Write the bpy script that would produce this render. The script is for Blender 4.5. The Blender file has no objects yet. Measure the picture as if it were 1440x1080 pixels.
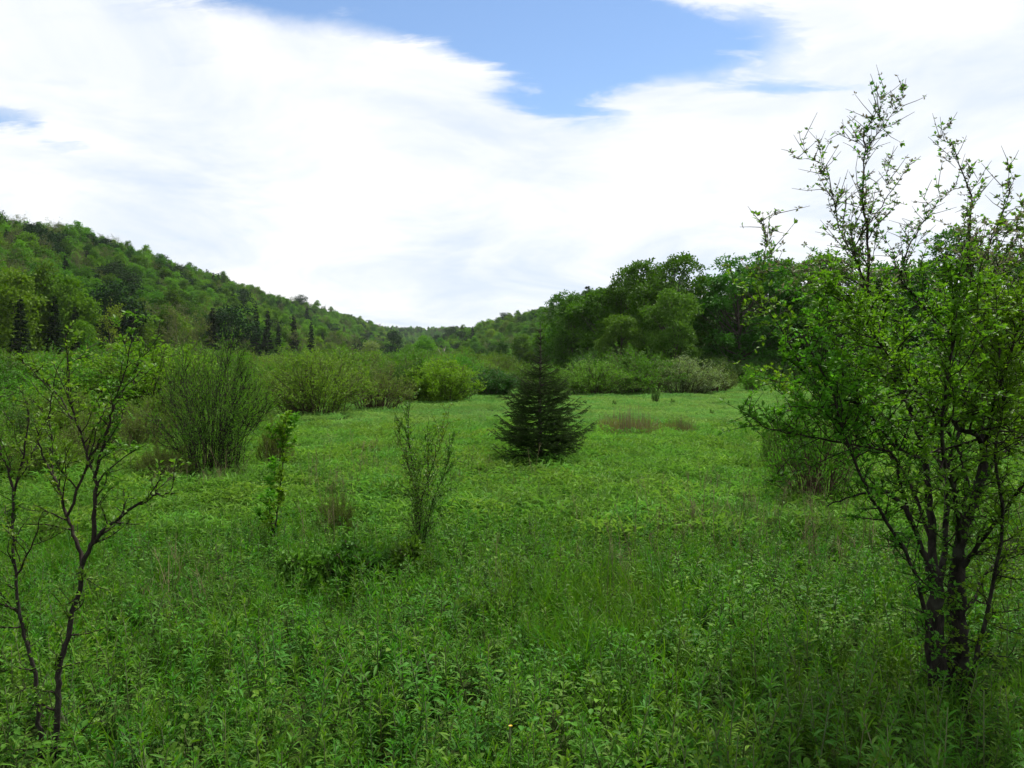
import bpy, math, random
import numpy as np
from math import radians, sin, cos, pi

# ------------------------------------------------------------------ camera, sky, sun, exposure
SC = bpy.context.scene
COL = SC.collection
F = 1130.0                      # focal length in pixels of the 1440 wide photograph
EYE = 2.1
PITCH = -math.atan(28.0 / F)

cam_d = bpy.data.cameras.new('camera'); cam = bpy.data.objects.new('camera', cam_d); COL.objects.link(cam)
cam_d.sensor_width = 36.0; cam_d.lens = 36.0 * F / 1440.0
cam_d.clip_start = 0.05; cam_d.clip_end = 20000
cam.location = (0, 0, EYE); cam.rotation_euler = (pi / 2 + PITCH, 0, 0)
SC.camera = cam

SUN_EL, SUN_AZ = radians(58), radians(38)        # azimuth from +Y towards +X
SUN_STRENGTH, SUN_ANGLE = 4.2, 2.0
SKY_STRENGTH = 0.115
CLOUD = 0.79
HAZE = 0.00005
SC.view_settings.view_transform = 'Standard'; SC.view_settings.look = 'None'
SC.view_settings.exposure = 0.50; SC.view_settings.gamma = 1.0
SC.view_settings.use_curve_mapping = False
SC.render.engine = 'CYCLES'
cy = SC.cycles
cy.max_bounces = 5; cy.diffuse_bounces = 3; cy.glossy_bounces = 1; cy.transmission_bounces = 3
cy.transparent_max_bounces = 4; cy.volume_bounces = 1
cy.caustics_reflective = False; cy.caustics_refractive = False
cy.use_denoising = True
try: cy.denoiser = "OPENIMAGEDENOISE"; cy.denoising_input_passes = "RGB_ALBEDO_NORMAL"; cy.denoising_prefilter = "ACCURATE"
except Exception: pass
cy.use_adaptive_sampling = True; cy.adaptive_threshold = 0.015
cy.sample_clamp_indirect = 4.0

def build_world():
    w = bpy.data.worlds.new('World'); SC.world = w; w.use_nodes = True
    nt = w.node_tree; N = nt.nodes; L = nt.links; N.clear()
    def nd(t, **k):
        n = N.new(t)
        for a, b in k.items(): setattr(n, a, b)
        return n
    def mth(op, a, b=None, c=None, clamp=False):
        n = nd('ShaderNodeMath', operation=op, use_clamp=clamp)
        for i, v in enumerate((a, b, c)):
            if v is None: continue
            if isinstance(v, (int, float)): n.inputs[i].default_value = v
            else: L.new(v, n.inputs[i])
        return n.outputs[0]
    sky = nd('ShaderNodeTexSky', sky_type='NISHITA', sun_disc=False)
    sky.sun_elevation = SUN_EL; sky.sun_rotation = SUN_AZ
    sky.air_density = 1.0; sky.dust_density = 0.05; sky.ozone_density = 3.0; sky.altitude = 300
    tc = nd('ShaderNodeTexCoord')
    sep = nd('ShaderNodeSeparateXYZ'); L.new(tc.outputs['Generated'], sep.inputs[0])
    z = mth('MAXIMUM', sep.outputs[2], 0.03)
    px = mth('DIVIDE', sep.outputs[0], z); py = mth('DIVIDE', sep.outputs[1], z)
    zz = mth('ADD', z, 0.22)          # a curved cloud deck: less stretched towards the horizon
    comb = nd('ShaderNodeCombineXYZ'); L.new(mth('DIVIDE', sep.outputs[0], zz), comb.inputs[0]); L.new(mth('DIVIDE', sep.outputs[1], zz), comb.inputs[1])
    def noise(scale, detail, rough, off=(0, 0, 0), dist=0.0, lac=2.0):
        mp = nd('ShaderNodeMapping'); L.new(comb.outputs[0], mp.inputs[0]); mp.inputs['Location'].default_value = off
        n = nd('ShaderNodeTexNoise'); L.new(mp.outputs[0], n.inputs[0])
        n.inputs['Scale'].default_value = scale; n.inputs['Detail'].default_value = detail
        n.inputs['Roughness'].default_value = rough; n.inputs['Distortion'].default_value = dist
        n.inputs['Lacunarity'].default_value = lac
        return n.outputs['Fac']
    big = noise(0.8, 3, 0.5, (3.1, 7.7, 0))
    mid = noise(2.6, 8, 0.58, (1.3, 2.2, 0), 0.25)
    fine = noise(8.0, 6, 0.6, (8.2, 4.4, 0), 0.3)
    # openings in the cloud deck: ellipses on the cloud plane (cx, cy, rx, ry, rotation, depth)
    def hole(cx, cyy, rx, ry, rot, depth):
        dx = mth('SUBTRACT', px, cx); dy = mth('SUBTRACT', py, cyy)
        a = mth('ADD', mth('MULTIPLY', dx, cos(rot) / rx), mth('MULTIPLY', dy, sin(rot) / rx))
        b = mth('ADD', mth('MULTIPLY', dx, -sin(rot) / ry), mth('MULTIPLY', dy, cos(rot) / ry))
        r2 = mth('ADD', mth('MULTIPLY', a, a), mth('MULTIPLY', b, b))
        g = mth('EXPONENT', mth('MULTIPLY', r2, -1.0))
        return mth('MULTIPLY', g, depth)
    holes = None
    for h in HOLES:
        v = hole(*h)
        holes = v if holes is None else mth('ADD', holes, v)
    d = mth('ADD', mth('MULTIPLY', big, 0.35), mth('MULTIPLY', mid, 0.62))
    d = mth('ADD', d, mth('MULTIPLY', fine, 0.20))
    # thin cirrus drawn across the openings
    mpw = nd('ShaderNodeMapping'); L.new(comb.outputs[0], mpw.inputs[0]); mpw.inputs['Rotation'].default_value = (0, 0, -0.5); mpw.inputs['Scale'].default_value = (2.0, 5.5, 1)
    nw = nd('ShaderNodeTexNoise'); L.new(mpw.outputs[0], nw.inputs[0]); nw.inputs['Scale'].default_value = 1.5; nw.inputs['Detail'].default_value = 8; nw.inputs['Roughness'].default_value = 0.62; nw.inputs['Distortion'].default_value = 0.4
    mw = nd('ShaderNodeMapRange'); L.new(nw.outputs[0], mw.inputs[0]); mw.inputs[1].default_value = 0.48; mw.inputs[2].default_value = 0.75; mw.inputs[4].default_value = 0.32
    d = mth('SUBTRACT', d, holes)
    d = mth('ADD', d, mw.outputs[0])
    mr = nd('ShaderNodeMapRange', interpolation_type='SMOOTHSTEP'); L.new(d, mr.inputs[0])
    mr.inputs[1].default_value = 0.20; mr.inputs[2].default_value = 0.52
    dens = mth('MULTIPLY', mr.outputs[0], 0.97)
    # cloud brightness: thick white with faint grey-blue streaks
    streak = noise(1.6, 7, 0.6, (5.5, 1.0, 0), 0.6)
    mr2 = nd('ShaderNodeMapRange'); L.new(streak, mr2.inputs[0])
    mr2.inputs[1].default_value = 0.33; mr2.inputs[2].default_value = 0.62
    mr2.inputs[3].default_value = 0.0; mr2.inputs[4].default_value = 1.0
    cmix = nd('ShaderNodeMix', data_type='RGBA'); L.new(mr2.outputs[0], cmix.inputs[0])
    cmix.inputs[6].default_value = (0.70, 0.78, 0.90, 1); cmix.inputs[7].default_value = (1.0, 1.0, 1.0, 1)
    b1 = nd('ShaderNodeBackground'); L.new(sky.outputs[0], b1.inputs[0]); b1.inputs[1].default_value = SKY_STRENGTH
    b2 = nd('ShaderNodeBackground'); L.new(cmix.outputs[2], b2.inputs[0]); b2.inputs[1].default_value = CLOUD
    ms = nd('ShaderNodeMixShader'); L.new(dens, ms.inputs[0]); L.new(b1.outputs[0], ms.inputs[1]); L.new(b2.outputs[0], ms.inputs[2])
    out = nd('ShaderNodeOutputWorld'); L.new(ms.outputs[0], out.inputs[0])

HOLES = [(-0.32, 2.14, 0.90, 0.30, 0.32, 0.60), (0.34, 2.52, 0.60, 0.32, 0.55, 0.44), (0.20, 3.0, 0.26, 0.52, -0.2, 0.50),
         (-2.1, 3.3, 0.16, 0.35, 0.0, 0.22), (1.05, 2.95, 0.28, 0.10, 0.0, 0.2),
         (-1.6, 0.6, 0.5, 0.4, 0.4, 0.3), (0.8, -1.2, 0.7, 0.4, 0.8, 0.32), (-2.2, -2.4, 0.8, 0.5, 0.2, 0.3), (3.0, 0.4, 0.6, 0.5, 0, 0.28)]
build_world()

sun_d = bpy.data.lights.new('sun', 'SUN'); sun = bpy.data.objects.new('sun', sun_d); COL.objects.link(sun)
sun_d.energy = SUN_STRENGTH; sun_d.angle = radians(SUN_ANGLE); sun_d.color = (1.0, 0.95, 0.87)
sun.rotation_euler = (pi / 2 - SUN_EL, 0, pi - SUN_AZ)
sun.location = (40, 50, 80)

# ------------------------------------------------------------------ helpers
def unit(v):
    v = np.asarray(v, float)
    return v / np.maximum(np.linalg.norm(v, axis=-1, keepdims=True), 1e-9)

def ray(px, py):
    u = (px - 720) / F; v = (540 - py) / F
    dy = cos(PITCH) - v * sin(PITCH); dz = sin(PITCH) + v * cos(PITCH)
    return u / dy, dz / dy

def at(px, py, Y):
    u, w = ray(px, py)
    return np.array([u * Y, Y, EYE + w * Y])

def sstep(t):
    t = np.clip(t, 0, 1); return t * t * (3 - 2 * t)

_pr = np.random.default_rng(11)
_ph = _pr.uniform(0, 6.28, (40,)); _dr = _pr.uniform(0, 6.28, (40,))
def wav(x, y, wl, k0, n=5):
    s = 0
    for k in range(n):
        a = _dr[k0 + k]; f = 2 * pi / (wl * (0.7 + 0.25 * k))
        s = s + np.sin((x * np.cos(a) + y * np.sin(a)) * f + _ph[k0 + k])
    return s / n

def gz(x, y):
    """height of the ground"""
    x = np.asarray(x, float); y = np.asarray(y, float)
    near = 0.05 * wav(x, y, 7.0, 0) + 0.10 * wav(x, y, 26.0, 5)
    near = near * sstep((np.hypot(x, y) - 1) / 6) * (1 - 0.6 * sstep((y - 50) / 60))
    foot = -70 + 5 * wav(x * 0, y, 160, 10, 3)
    tl = (foot - x) / 132.0
    left = 47 * sstep(np.clip(tl, 0, 1) * 0.92 + 0.0) / sstep(0.92) + 5 * np.clip(tl - 1, 0, 6)
    left = left + np.clip(tl, 0, 1) * (2.6 * wav(x, y, 90, 15) + 1.2 * wav(x, y, 40, 20))
    xf = 80 - 170 * np.clip((y - 150) / 450, -0.15, 1)
    dr = x - xf
    right = 0.29 * np.clip(dr, 0, None); right = np.where(right > 75, 75 + (right - 75) * 0.15, right)
    soft = sstep(dr / 40)
    right = right * (0.45 + 0.55 * soft) + np.clip(dr / 60, 0, 1) * 2.0 * wav(x, y, 110, 25)
    right = np.minimum(right, 44) * sstep((y - 200) / 330)
    far = 57 * sstep((y - 1080) / 420) + np.clip((y - 1500) / 800, 0, 1) * 10
    far = far + np.clip((y - 1100) / 200, 0, 1) * (2.0 * wav(x, y, 260, 30) + 0.004 * (x + 150))
    h = np.maximum(np.maximum(np.maximum(left, 0), np.maximum(right, 0)), np.maximum(far, 0))
    return near + h

def gzf(x, y): return float(gz(x, y))

# ---- mesh collecting
class MB:
    def __init__(s): s.v = []; s.t = []; s.n = 0; s.m = []
    def add(s, V, T, mi=0):
        V = np.asarray(V, float).reshape(-1, 3); T = np.asarray(T, int).reshape(-1, 3)
        s.v.append(V); s.t.append(T + s.n); s.n += len(V); s.m.append(np.full(len(T), mi))
        return s
    def mesh(s, name, mats, smooth=False):
        V = np.concatenate(s.v); T = np.concatenate(s.t); M = np.concatenate(s.m)
        me = bpy.data.meshes.new(name)
        me.vertices.add(len(V)); me.vertices.foreach_set('co', V.astype(np.float32).ravel())
        me.loops.add(len(T) * 3); me.loops.foreach_set('vertex_index', T.astype(np.int32).ravel())
        me.polygons.add(len(T)); me.polygons.foreach_set('loop_start', np.arange(0, len(T) * 3, 3, dtype=np.int32))
        for m in (mats if isinstance(mats, (list, tuple)) else [mats]): me.materials.append(m)
        me.polygons.foreach_set('material_index', M.astype(np.int32))
        if smooth: me.polygons.foreach_set('use_smooth', np.ones(len(T), bool))
        me.update(); me.validate()
        return me

def smooth_path(P, k=4):
    P = np.asarray(P, float)
    if len(P) < 3: return P
    Q = np.vstack([2 * P[0] - P[1], P, 2 * P[-1] - P[-2]])
    out = []
    for i in range(1, len(Q) - 2):
        p0, p1, p2, p3 = Q[i - 1], Q[i], Q[i + 1], Q[i + 2]
        for j in range(k):
            t = j / k
            out.append(0.5 * (2 * p1 + (p2 - p0) * t + (2 * p0 - 5 * p1 + 4 * p2 - p3) * t * t + (3 * p1 - p0 - 3 * p2 + p3) * t ** 3))
    out.append(P[-1])
    return np.array(out)

def tube(mb, P, R, sides=5, mi=0, lump=0.0, rng=None):
    P = np.asarray(P, float); n = len(P)
    R = np.broadcast_to(np.asarray(R, float), (n,)) if np.ndim(R) == 0 else np.asarray(R, float)
    T = np.gradient(P, axis=0); T = unit(T)
    ref = np.array([0.31, 0.17, 0.93]) if abs(T[0][2]) < 0.8 else np.array([0.93, 0.17, 0.31])
    U = unit(np.cross(T, ref)); W = np.cross(T, U)
    a = np.arange(sides) * 2 * pi / sides
    rr = R[:, None] * np.ones((1, sides))
    if lump and rng is not None: rr = rr * (1 + lump * rng.normal(0, 1, rr.shape))
    V = P[:, None, :] + rr[..., None] * (np.cos(a)[None, :, None] * U[:, None, :] + np.sin(a)[None, :, None] * W[:, None, :])
    V = V.reshape(-1, 3)
    i = np.arange(n - 1)[:, None] * sides; j = np.arange(sides)[None, :]; jn = (j + 1) % sides
    A = i + j; B = i + jn; C = A + sides; D = B + sides
    Tt = np.concatenate([np.stack([A, B, D], -1).reshape(-1, 3), np.stack([A, D, C], -1).reshape(-1, 3)])
    V = np.vstack([V, P[-1] + T[-1] * R[-1]])
    e = (n - 1) * sides + np.arange(sides)
    Tt = np.vstack([Tt, np.stack([e, (n - 1) * sides + (np.arange(sides) + 1) % sides, np.full(sides, len(V) - 1)], -1)])
    mb.add(V, Tt, mi)

def frames(D, rng, up=0.6):
    D = unit(D); n = len(D)
    N0 = rng.normal(0, 1, (n, 3)); N0[:, 2] += up * 3
    S = unit(np.cross(D, N0)); N = np.cross(S, D)
    return D, S, N

def leaves(mb, P, D, L, W, rng, fold=0.25, up=0.6, mi=0, wide=0.45, curl=0.1):
    """simple folded leaves, two triangles each"""
    P = np.asarray(P, float); n = len(P)
    if n == 0: return
    D, S, N = frames(D, rng, up)
    L = np.broadcast_to(np.asarray(L, float), (n,))[:, None]; W = np.broadcast_to(np.asarray(W, float), (n,))[:, None]
    mid = P + D * L * wide
    V = np.stack([P, mid - S * W / 2 + N * W * fold, P + D * L - N * L * curl, mid + S * W / 2 + N * W * fold], 1).reshape(-1, 3)
    b = np.arange(n)[:, None] * 4
    T = np.concatenate([b + np.array([[0, 1, 2]]), b + np.array([[0, 2, 3]])])
    mb.add(V, T, mi)

def long_leaves(mb, P, D, L, W, droop, rng, mi=0, up=1.2, fold=0.22):
    """arched lance-shaped leaves, eight triangles each"""
    P = np.asarray(P, float); n = len(P)
    D, S, N = frames(D, rng, up)
    L = np.broadcast_to(np.asarray(L, float), (n,)); W = np.broadcast_to(np.asarray(W, float), (n,)); droop = np.broadcast_to(np.asarray(droop, float), (n,))
    c = []
    for t in (0.0, 0.32, 0.68, 1.0):
        q = P + D * (L * t)[:, None]; q[:, 2] -= droop * L * t * t
        c.append(q)
    w1 = (W * 0.5)[:, None]; w2 = (W * 0.40)[:, None]
    V = np.stack([c[0], c[1], c[2], c[3], c[1] - S * w1 + N * w1 * fold * 2, c[1] + S * w1 + N * w1 * fold * 2,
                  c[2] - S * w2 + N * w2 * fold * 2, c[2] + S * w2 + N * w2 * fold * 2], 1).reshape(-1, 3)
    b = np.arange(n)[:, None] * 8
    fs = [(0, 4, 1), (0, 1, 5), (1, 4, 6), (1, 6, 2), (1, 2, 7), (1, 7, 5), (2, 6, 3), (2, 3, 7)]
    T = np.concatenate([b + np.array([f]) for f in fs])
    mb.add(V, T, mi)

def blades(mb, P, D, L, W, droop, rng, mi=0):
    """grass blades, five triangles each"""
    P = np.asarray(P, float); n = len(P)
    D = unit(D); S = unit(np.cross(D, rng.normal(0, 1, (n, 3))))
    L = np.asarray(L); W = np.asarray(W)[:, None]
    H = D.copy(); H[:, 2] = 0; H = unit(H + rng.normal(0, 0.2, (n, 3)) * np.array([1, 1, 0]))
    c = []
    for t in (0.0, 0.4, 0.75, 1.0):
        c.append(P + D * (L * t)[:, None] + H * (droop * L * t ** 2.2)[:, None] - np.array([0, 0, 1]) * (droop * 0.7 * L * t ** 3)[:, None])
    V = np.stack([c[0] - S * W * .4, c[0] + S * W * .4, c[1] - S * W * .5, c[1] + S * W * .5, c[2] - S * W * .35, c[2] + S * W * .35, c[3]], 1).reshape(-1, 3)
    b = np.arange(n)[:, None] * 7
    T = np.concatenate([b + np.array([f]) for f in [(0, 1, 3), (0, 3, 2), (2, 3, 5), (2, 5, 4), (4, 5, 6)]])
    mb.add(V, T, mi)

def link(name, mesh, parent=None):
    o = bpy.data.objects.new(name, mesh); COL.objects.link(o)
    if parent is not None: o.parent = parent
    return o

def tag(o, label=None, cat=None, group=None, kind=None):
    for k, v in (('label', label), ('category', cat), ('group', group), ('kind', kind)):
        if v is not None: o[k] = v
    return o

def thing(name, label, cat, loc, rz=0.0, scale=1.0, group=None):
    o = bpy.data.objects.new(name, None); COL.objects.link(o)
    o.empty_display_size = 0.2
    o.location = loc; o.rotation_euler = (0, 0, rz)
    o.scale = (scale,) * 3 if np.ndim(scale) == 0 else scale
    return tag(o, label, cat, group)

def put(name, label, cat, parts, loc, rz=0.0, scale=1.0, group=None, mats=None):
    """a thing from shared part meshes [(part name, mesh)], optional own materials {part name: material}"""
    r = thing(name, label, cat, loc, rz, scale, group)
    for pn, me in parts:
        c = link(pn, me, r)
        if mats and pn in mats:
            c.material_slots[0].link = 'OBJECT'; c.material_slots[0].material = mats[pn]
    return r

# ---- materials
def new_mat(name):
    m = bpy.data.materials.new(name); m.use_nodes = True
    nt = m.node_tree; nt.nodes.clear()
    return m, nt, nt.nodes, nt.links

def leaf_mat(name, a, b, c=None, transl=0.35, tcol=None, rough=0.55, spec=0.35, val=0.22, hue=0.02, patch=None):
    """leaf colours a..b spread over single leaves, c in some plants; patch = (scale, colour, amount) for plant patches"""
    m, nt, N, L = new_mat(name)
    geo = N.new('ShaderNodeNewGeometry'); oi = N.new('ShaderNodeObjectInfo')
    mix = N.new('ShaderNodeMix'); mix.data_type = 'RGBA'; L.new(geo.outputs['Random Per Island'], mix.inputs[0])
    mix.inputs[6].default_value = (*a, 1); mix.inputs[7].default_value = (*b, 1)
    col = mix.outputs[2]
    if c is not None:
        mx = N.new('ShaderNodeMix'); mx.data_type = 'RGBA'
        mr = N.new('ShaderNodeMapRange'); L.new(oi.outputs['Random'], mr.inputs[0])
        mr.inputs[1].default_value = 0.3; mr.inputs[2].default_value = 1.0; mr.inputs[3].default_value = 0; mr.inputs[4].default_value = 0.85
        L.new(mr.outputs[0], mx.inputs[0]); L.new(col, mx.inputs[6]); mx.inputs[7].default_value = (*c, 1); col = mx.outputs[2]
    if patch is not None:
        for sc, pc, lo, hi, amt in patch:
            nz = N.new('ShaderNodeTexNoise'); L.new(geo.outputs['Position'], nz.inputs[0])
            nz.inputs['Scale'].default_value = sc; nz.inputs['Detail'].default_value = 4; nz.inputs['Roughness'].default_value = 0.6
            mr = N.new('ShaderNodeMapRange'); L.new(nz.outputs[0], mr.inputs[0])
            mr.inputs[1].default_value = lo; mr.inputs[2].default_value = hi; mr.inputs[4].default_value = amt
            mx = N.new('ShaderNodeMix'); mx.data_type = 'RGBA'; L.new(mr.outputs[0], mx.inputs[0])
            L.new(col, mx.inputs[6]); mx.inputs[7].default_value = (*pc, 1); col = mx.outputs[2]
    wn = N.new('ShaderNodeTexWhiteNoise'); wn.noise_dimensions = '1D'; L.new(oi.outputs['Random'], wn.inputs['W'])
    hs = N.new('ShaderNodeHueSaturation'); L.new(col, hs.inputs['Color'])
    m1 = N.new('ShaderNodeMapRange'); L.new(wn.outputs['Value'], m1.inputs[0]); m1.inputs[3].default_value = 1 - val; m1.inputs[4].default_value = 1 + val
    L.new(m1.outputs[0], hs.inputs['Value'])
    m2 = N.new('ShaderNodeMapRange'); L.new(oi.outputs['Random'], m2.inputs[0]); m2.inputs[3].default_value = 0.5 - hue; m2.inputs[4].default_value = 0.5 + hue
    L.new(m2.outputs[0], hs.inputs['Hue'])
    col = hs.outputs[0]
    p = N.new('ShaderNodeBsdfPrincipled'); L.new(col, p.inputs['Base Color'])
    p.inputs['Roughness'].default_value = rough; p.inputs['Specular IOR Level'].default_value = spec
    out = N.new('ShaderNodeOutputMaterial')
    if transl > 0:
        t = N.new('ShaderNodeBsdfTranslucent')
        mx = N.new('ShaderNodeMix'); mx.data_type = 'RGBA'; mx.blend_type = 'MULTIPLY'; mx.inputs[0].default_value = 1.0
        L.new(col, mx.inputs[6]); mx.inputs[7].default_value = (*(tcol or (1.05, 1.2, 0.4)), 1)
        L.new(mx.outputs[2], t.inputs[0])
        ms = N.new('ShaderNodeMixShader'); ms.inputs[0].default_value = transl
        L.new(p.outputs[0], ms.inputs[1]); L.new(t.outputs[0], ms.inputs[2]); L.new(ms.outputs[0], out.inputs[0])
    else:
        L.new(p.outputs[0], out.inputs[0])
    return m

def bark_mat(name, a, b, scale=18.0, bump=0.4, lichen=None):
    m, nt, N, L = new_mat(name)
    tc = N.new('ShaderNodeTexCoord'); mp = N.new('ShaderNodeMapping'); L.new(tc.outputs['Object'], mp.inputs[0]); mp.inputs['Scale'].default_value = (1, 1, 0.35)
    nz = N.new('ShaderNodeTexNoise'); L.new(mp.outputs[0], nz.inputs[0]); nz.inputs['Scale'].default_value = scale; nz.inputs['Detail'].default_value = 6; nz.inputs['Roughness'].default_value = 0.65
    rp = N.new('ShaderNodeValToRGB'); L.new(nz.outputs[0], rp.inputs[0])
    rp.color_ramp.elements[0].position = 0.35; rp.color_ramp.elements[0].color = (*a, 1)
    rp.color_ramp.elements[1].position = 0.68; rp.color_ramp.elements[1].color = (*b, 1)
    col = rp.outputs[0]
    if lichen:
        n2 = N.new('ShaderNodeTexNoise'); L.new(tc.outputs['Object'], n2.inputs[0]); n2.inputs['Scale'].default_value = 9; n2.inputs['Detail'].default_value = 5
        mr = N.new('ShaderNodeMapRange'); L.new(n2.outputs[0], mr.inputs[0]); mr.inputs[1].default_value = 0.55; mr.inputs[2].default_value = 0.68; mr.inputs[4].default_value = 0.7
        mx = N.new('ShaderNodeMix'); mx.data_type = 'RGBA'; L.new(mr.outputs[0], mx.inputs[0]); L.new(col, mx.inputs[6]); mx.inputs[7].default_value = (*lichen, 1); col = mx.outputs[2]
    p = N.new('ShaderNodeBsdfPrincipled'); L.new(col, p.inputs['Base Color']); p.inputs['Roughness'].default_value = 0.9; p.inputs['Specular IOR Level'].default_value = 0.15
    bp = N.new('ShaderNodeBump'); bp.inputs['Strength'].default_value = bump; bp.inputs['Distance'].default_value = 0.02
    L.new(nz.outputs[0], bp.inputs['Height']); L.new(bp.outputs[0], p.inputs['Normal'])
    out = N.new('ShaderNodeOutputMaterial'); L.new(p.outputs[0], out.inputs[0])
    return m

def ground_mat():
    m, nt, N, L = new_mat('meadow_soil')
    geo = N.new('ShaderNodeNewGeometry')
    n1 = N.new('ShaderNodeTexNoise'); L.new(geo.outputs['Position'], n1.inputs[0]); n1.inputs['Scale'].default_value = 3.0; n1.inputs['Detail'].default_value = 8; n1.inputs['Roughness'].default_value = 0.7
    rp = N.new('ShaderNodeValToRGB'); L.new(n1.outputs[0], rp.inputs[0])
    e = rp.color_ramp.elements; e[0].position = 0.3; e[0].color = (0.018, 0.030, 0.007, 1); e[1].position = 0.7; e[1].color = (0.045, 0.075, 0.014, 1)
    n2 = N.new('ShaderNodeTexNoise'); L.new(geo.outputs['Position'], n2.inputs[0]); n2.inputs['Scale'].default_value = 0.12; n2.inputs['Detail'].default_value = 5
    mr = N.new('ShaderNodeMapRange'); L.new(n2.outputs[0], mr.inputs[0]); mr.inputs[1].default_value = 0.52; mr.inputs[2].default_value = 0.7; mr.inputs[4].default_value = 0.5
    mx = N.new('ShaderNodeMix'); mx.data_type = 'RGBA'; L.new(mr.outputs[0], mx.inputs[0]); L.new(rp.outputs[0], mx.inputs[6]); mx.inputs[7].default_value = (0.050, 0.058, 0.020, 1)
    p = N.new('ShaderNodeBsdfPrincipled'); L.new(mx.outputs[2], p.inputs['Base Color']); p.inputs['Roughness'].default_value = 1.0; p.inputs['Specular IOR Level'].default_value = 0.1
    bp = N.new('ShaderNodeBump'); bp.inputs['Strength'].default_value = 0.8; bp.inputs['Distance'].default_value = 0.08; L.new(n1.outputs[0], bp.inputs['Height']); L.new(bp.outputs[0], p.inputs['Normal'])
    out = N.new('ShaderNodeOutputMaterial'); L.new(p.outputs[0], out.inputs[0])
    return m

M = {}
M['soil'] = ground_mat()
PATCH = [(0.22, (0.110, 0.205, 0.014), 0.50, 0.68, 0.75), (0.9, (0.046, 0.130, 0.012), 0.50, 0.66, 0.6), (0.07, (0.085, 0.185, 0.013), 0.48, 0.64, 0.6)]
M['goldenrod'] = leaf_mat('goldenrod_leaf', (0.056, 0.162, 0.012), (0.112, 0.262, 0.022), (0.074, 0.195, 0.020), 0.42, rough=0.55, spec=0.14, val=0.25, patch=PATCH)
M['grass'] = leaf_mat('grass_blade', (0.045, 0.145, 0.008), (0.090, 0.215, 0.015), None, 0.40, rough=0.55, spec=0.14, val=0.2, patch=PATCH)
M['sward'] = leaf_mat('far_meadow_blade', (0.135, 0.275, 0.060), (0.185, 0.335, 0.078), None, 0.38, (1.0, 1.1, .75), rough=0.7, spec=0.08, val=0.18, patch=[(0.11, (0.092, 0.222, 0.056), 0.46, 0.66, 0.7), (0.35, (0.190, 0.300, 0.070), 0.52, 0.7, 0.5)])
M['herb'] = leaf_mat('meadow_herb_leaf', (0.098, 0.232, 0.032), (0.148, 0.300, 0.046), (0.125, 0.250, 0.042), 0.38, (1.05, 1.15, .6), rough=0.65, spec=0.10, val=0.22, patch=[(0.22, (0.135, 0.245, 0.034), 0.50, 0.68, 0.6), (0.9, (0.068, 0.170, 0.028), 0.50, 0.66, 0.6), (0.45, (0.125, 0.155, 0.048), 0.56, 0.70, 0.5)])
M['plant_stem'] = leaf_mat('green_stem', (0.060, 0.085, 0.025), (0.075, 0.095, 0.030), None, 0.0)
M['dry'] = leaf_mat('dry_stalk', (0.105, 0.092, 0.042), (0.185, 0.165, 0.085), None, 0.1, (1, 1, 1), 0.9, 0.1, 0.3, 0.01)
M['reddish'] = leaf_mat('reddish_young_leaf', (0.130, 0.125, 0.040), (0.170, 0.160, 0.055), None, 0.3)
M['bramble'] = leaf_mat('bramble_leaf', (0.050, 0.125, 0.014), (0.095, 0.205, 0.024), None, 0.30, spec=0.12)
M['apple_leaf'] = leaf_mat('apple_leaf', (0.085, 0.205, 0.016), (0.145, 0.300, 0.026), None, 0.48, rough=0.5, spec=0.22, val=0.1, patch=[(1.1, (0.070, 0.180, 0.014), 0.45, 0.65, 0.7)])
M['bud'] = leaf_mat('pink_tipped_bud_leaf', (0.115, 0.150, 0.070), (0.180, 0.165, 0.115), None, 0.35, (1.1, 1, .8), rough=0.6)
M['sap_leaf'] = leaf_mat('sapling_leaf', (0.085, 0.190, 0.018), (0.150, 0.270, 0.035), None, 0.42, rough=0.5, spec=0.25, val=0.12)
M['bright_leaf'] = leaf_mat('fresh_bright_leaf', (0.095, 0.230, 0.016), (0.145, 0.300, 0.024), None, 0.42, spec=0.15, val=0.1)
M['apple_bark'] = bark_mat('dark_apple_bark', (0.010, 0.008, 0.007), (0.045, 0.038, 0.031), 30, 0.7, (0.060, 0.065, 0.048))
M['twig'] = bark_mat('dark_twig_bark', (0.014, 0.010, 0.008), (0.040, 0.031, 0.024), 40, 0.2)
M['bark'] = bark_mat('grey_brown_bark', (0.035, 0.028, 0.022), (0.11, 0.095, 0.075), 6, 0.6)
M['pale_bark'] = bark_mat('pale_dead_wood', (0.12, 0.10, 0.085), (0.30, 0.27, 0.23), 6, 0.4)
M['willow_twig'] = bark_mat('willow_twig_bark', (0.040, 0.034, 0.018), (0.095, 0.080, 0.045), 14, 0.2)
M['red_twig'] = bark_mat('red_brown_twig_bark', (0.050, 0.032, 0.022), (0.11, 0.075, 0.05), 14, 0.2)
M['needle'] = leaf_mat('spruce_needle', (0.021, 0.050, 0.010), (0.048, 0.096, 0.017), None, 0.12, rough=0.7, spec=0.08, val=0.05)
M['dark_needle'] = leaf_mat('far_conifer_needle', (0.010, 0.026, 0.010), (0.022, 0.046, 0.016), (0.022, 0.030, 0.014), 0.08, rough=0.8, spec=0.06, val=0.25)
M['pine'] = leaf_mat('pine_needle', (0.014, 0.038, 0.013), (0.030, 0.066, 0.020), None, 0.10, rough=0.8, spec=0.06, val=0.15)
M['wood_leaf'] = leaf_mat('dense_wood_leaf', (0.035, 0.110, 0.008), (0.064, 0.178, 0.013), (0.056, 0.148, 0.012), 0.36, rough=0.6, spec=0.18, val=0.15)
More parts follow.
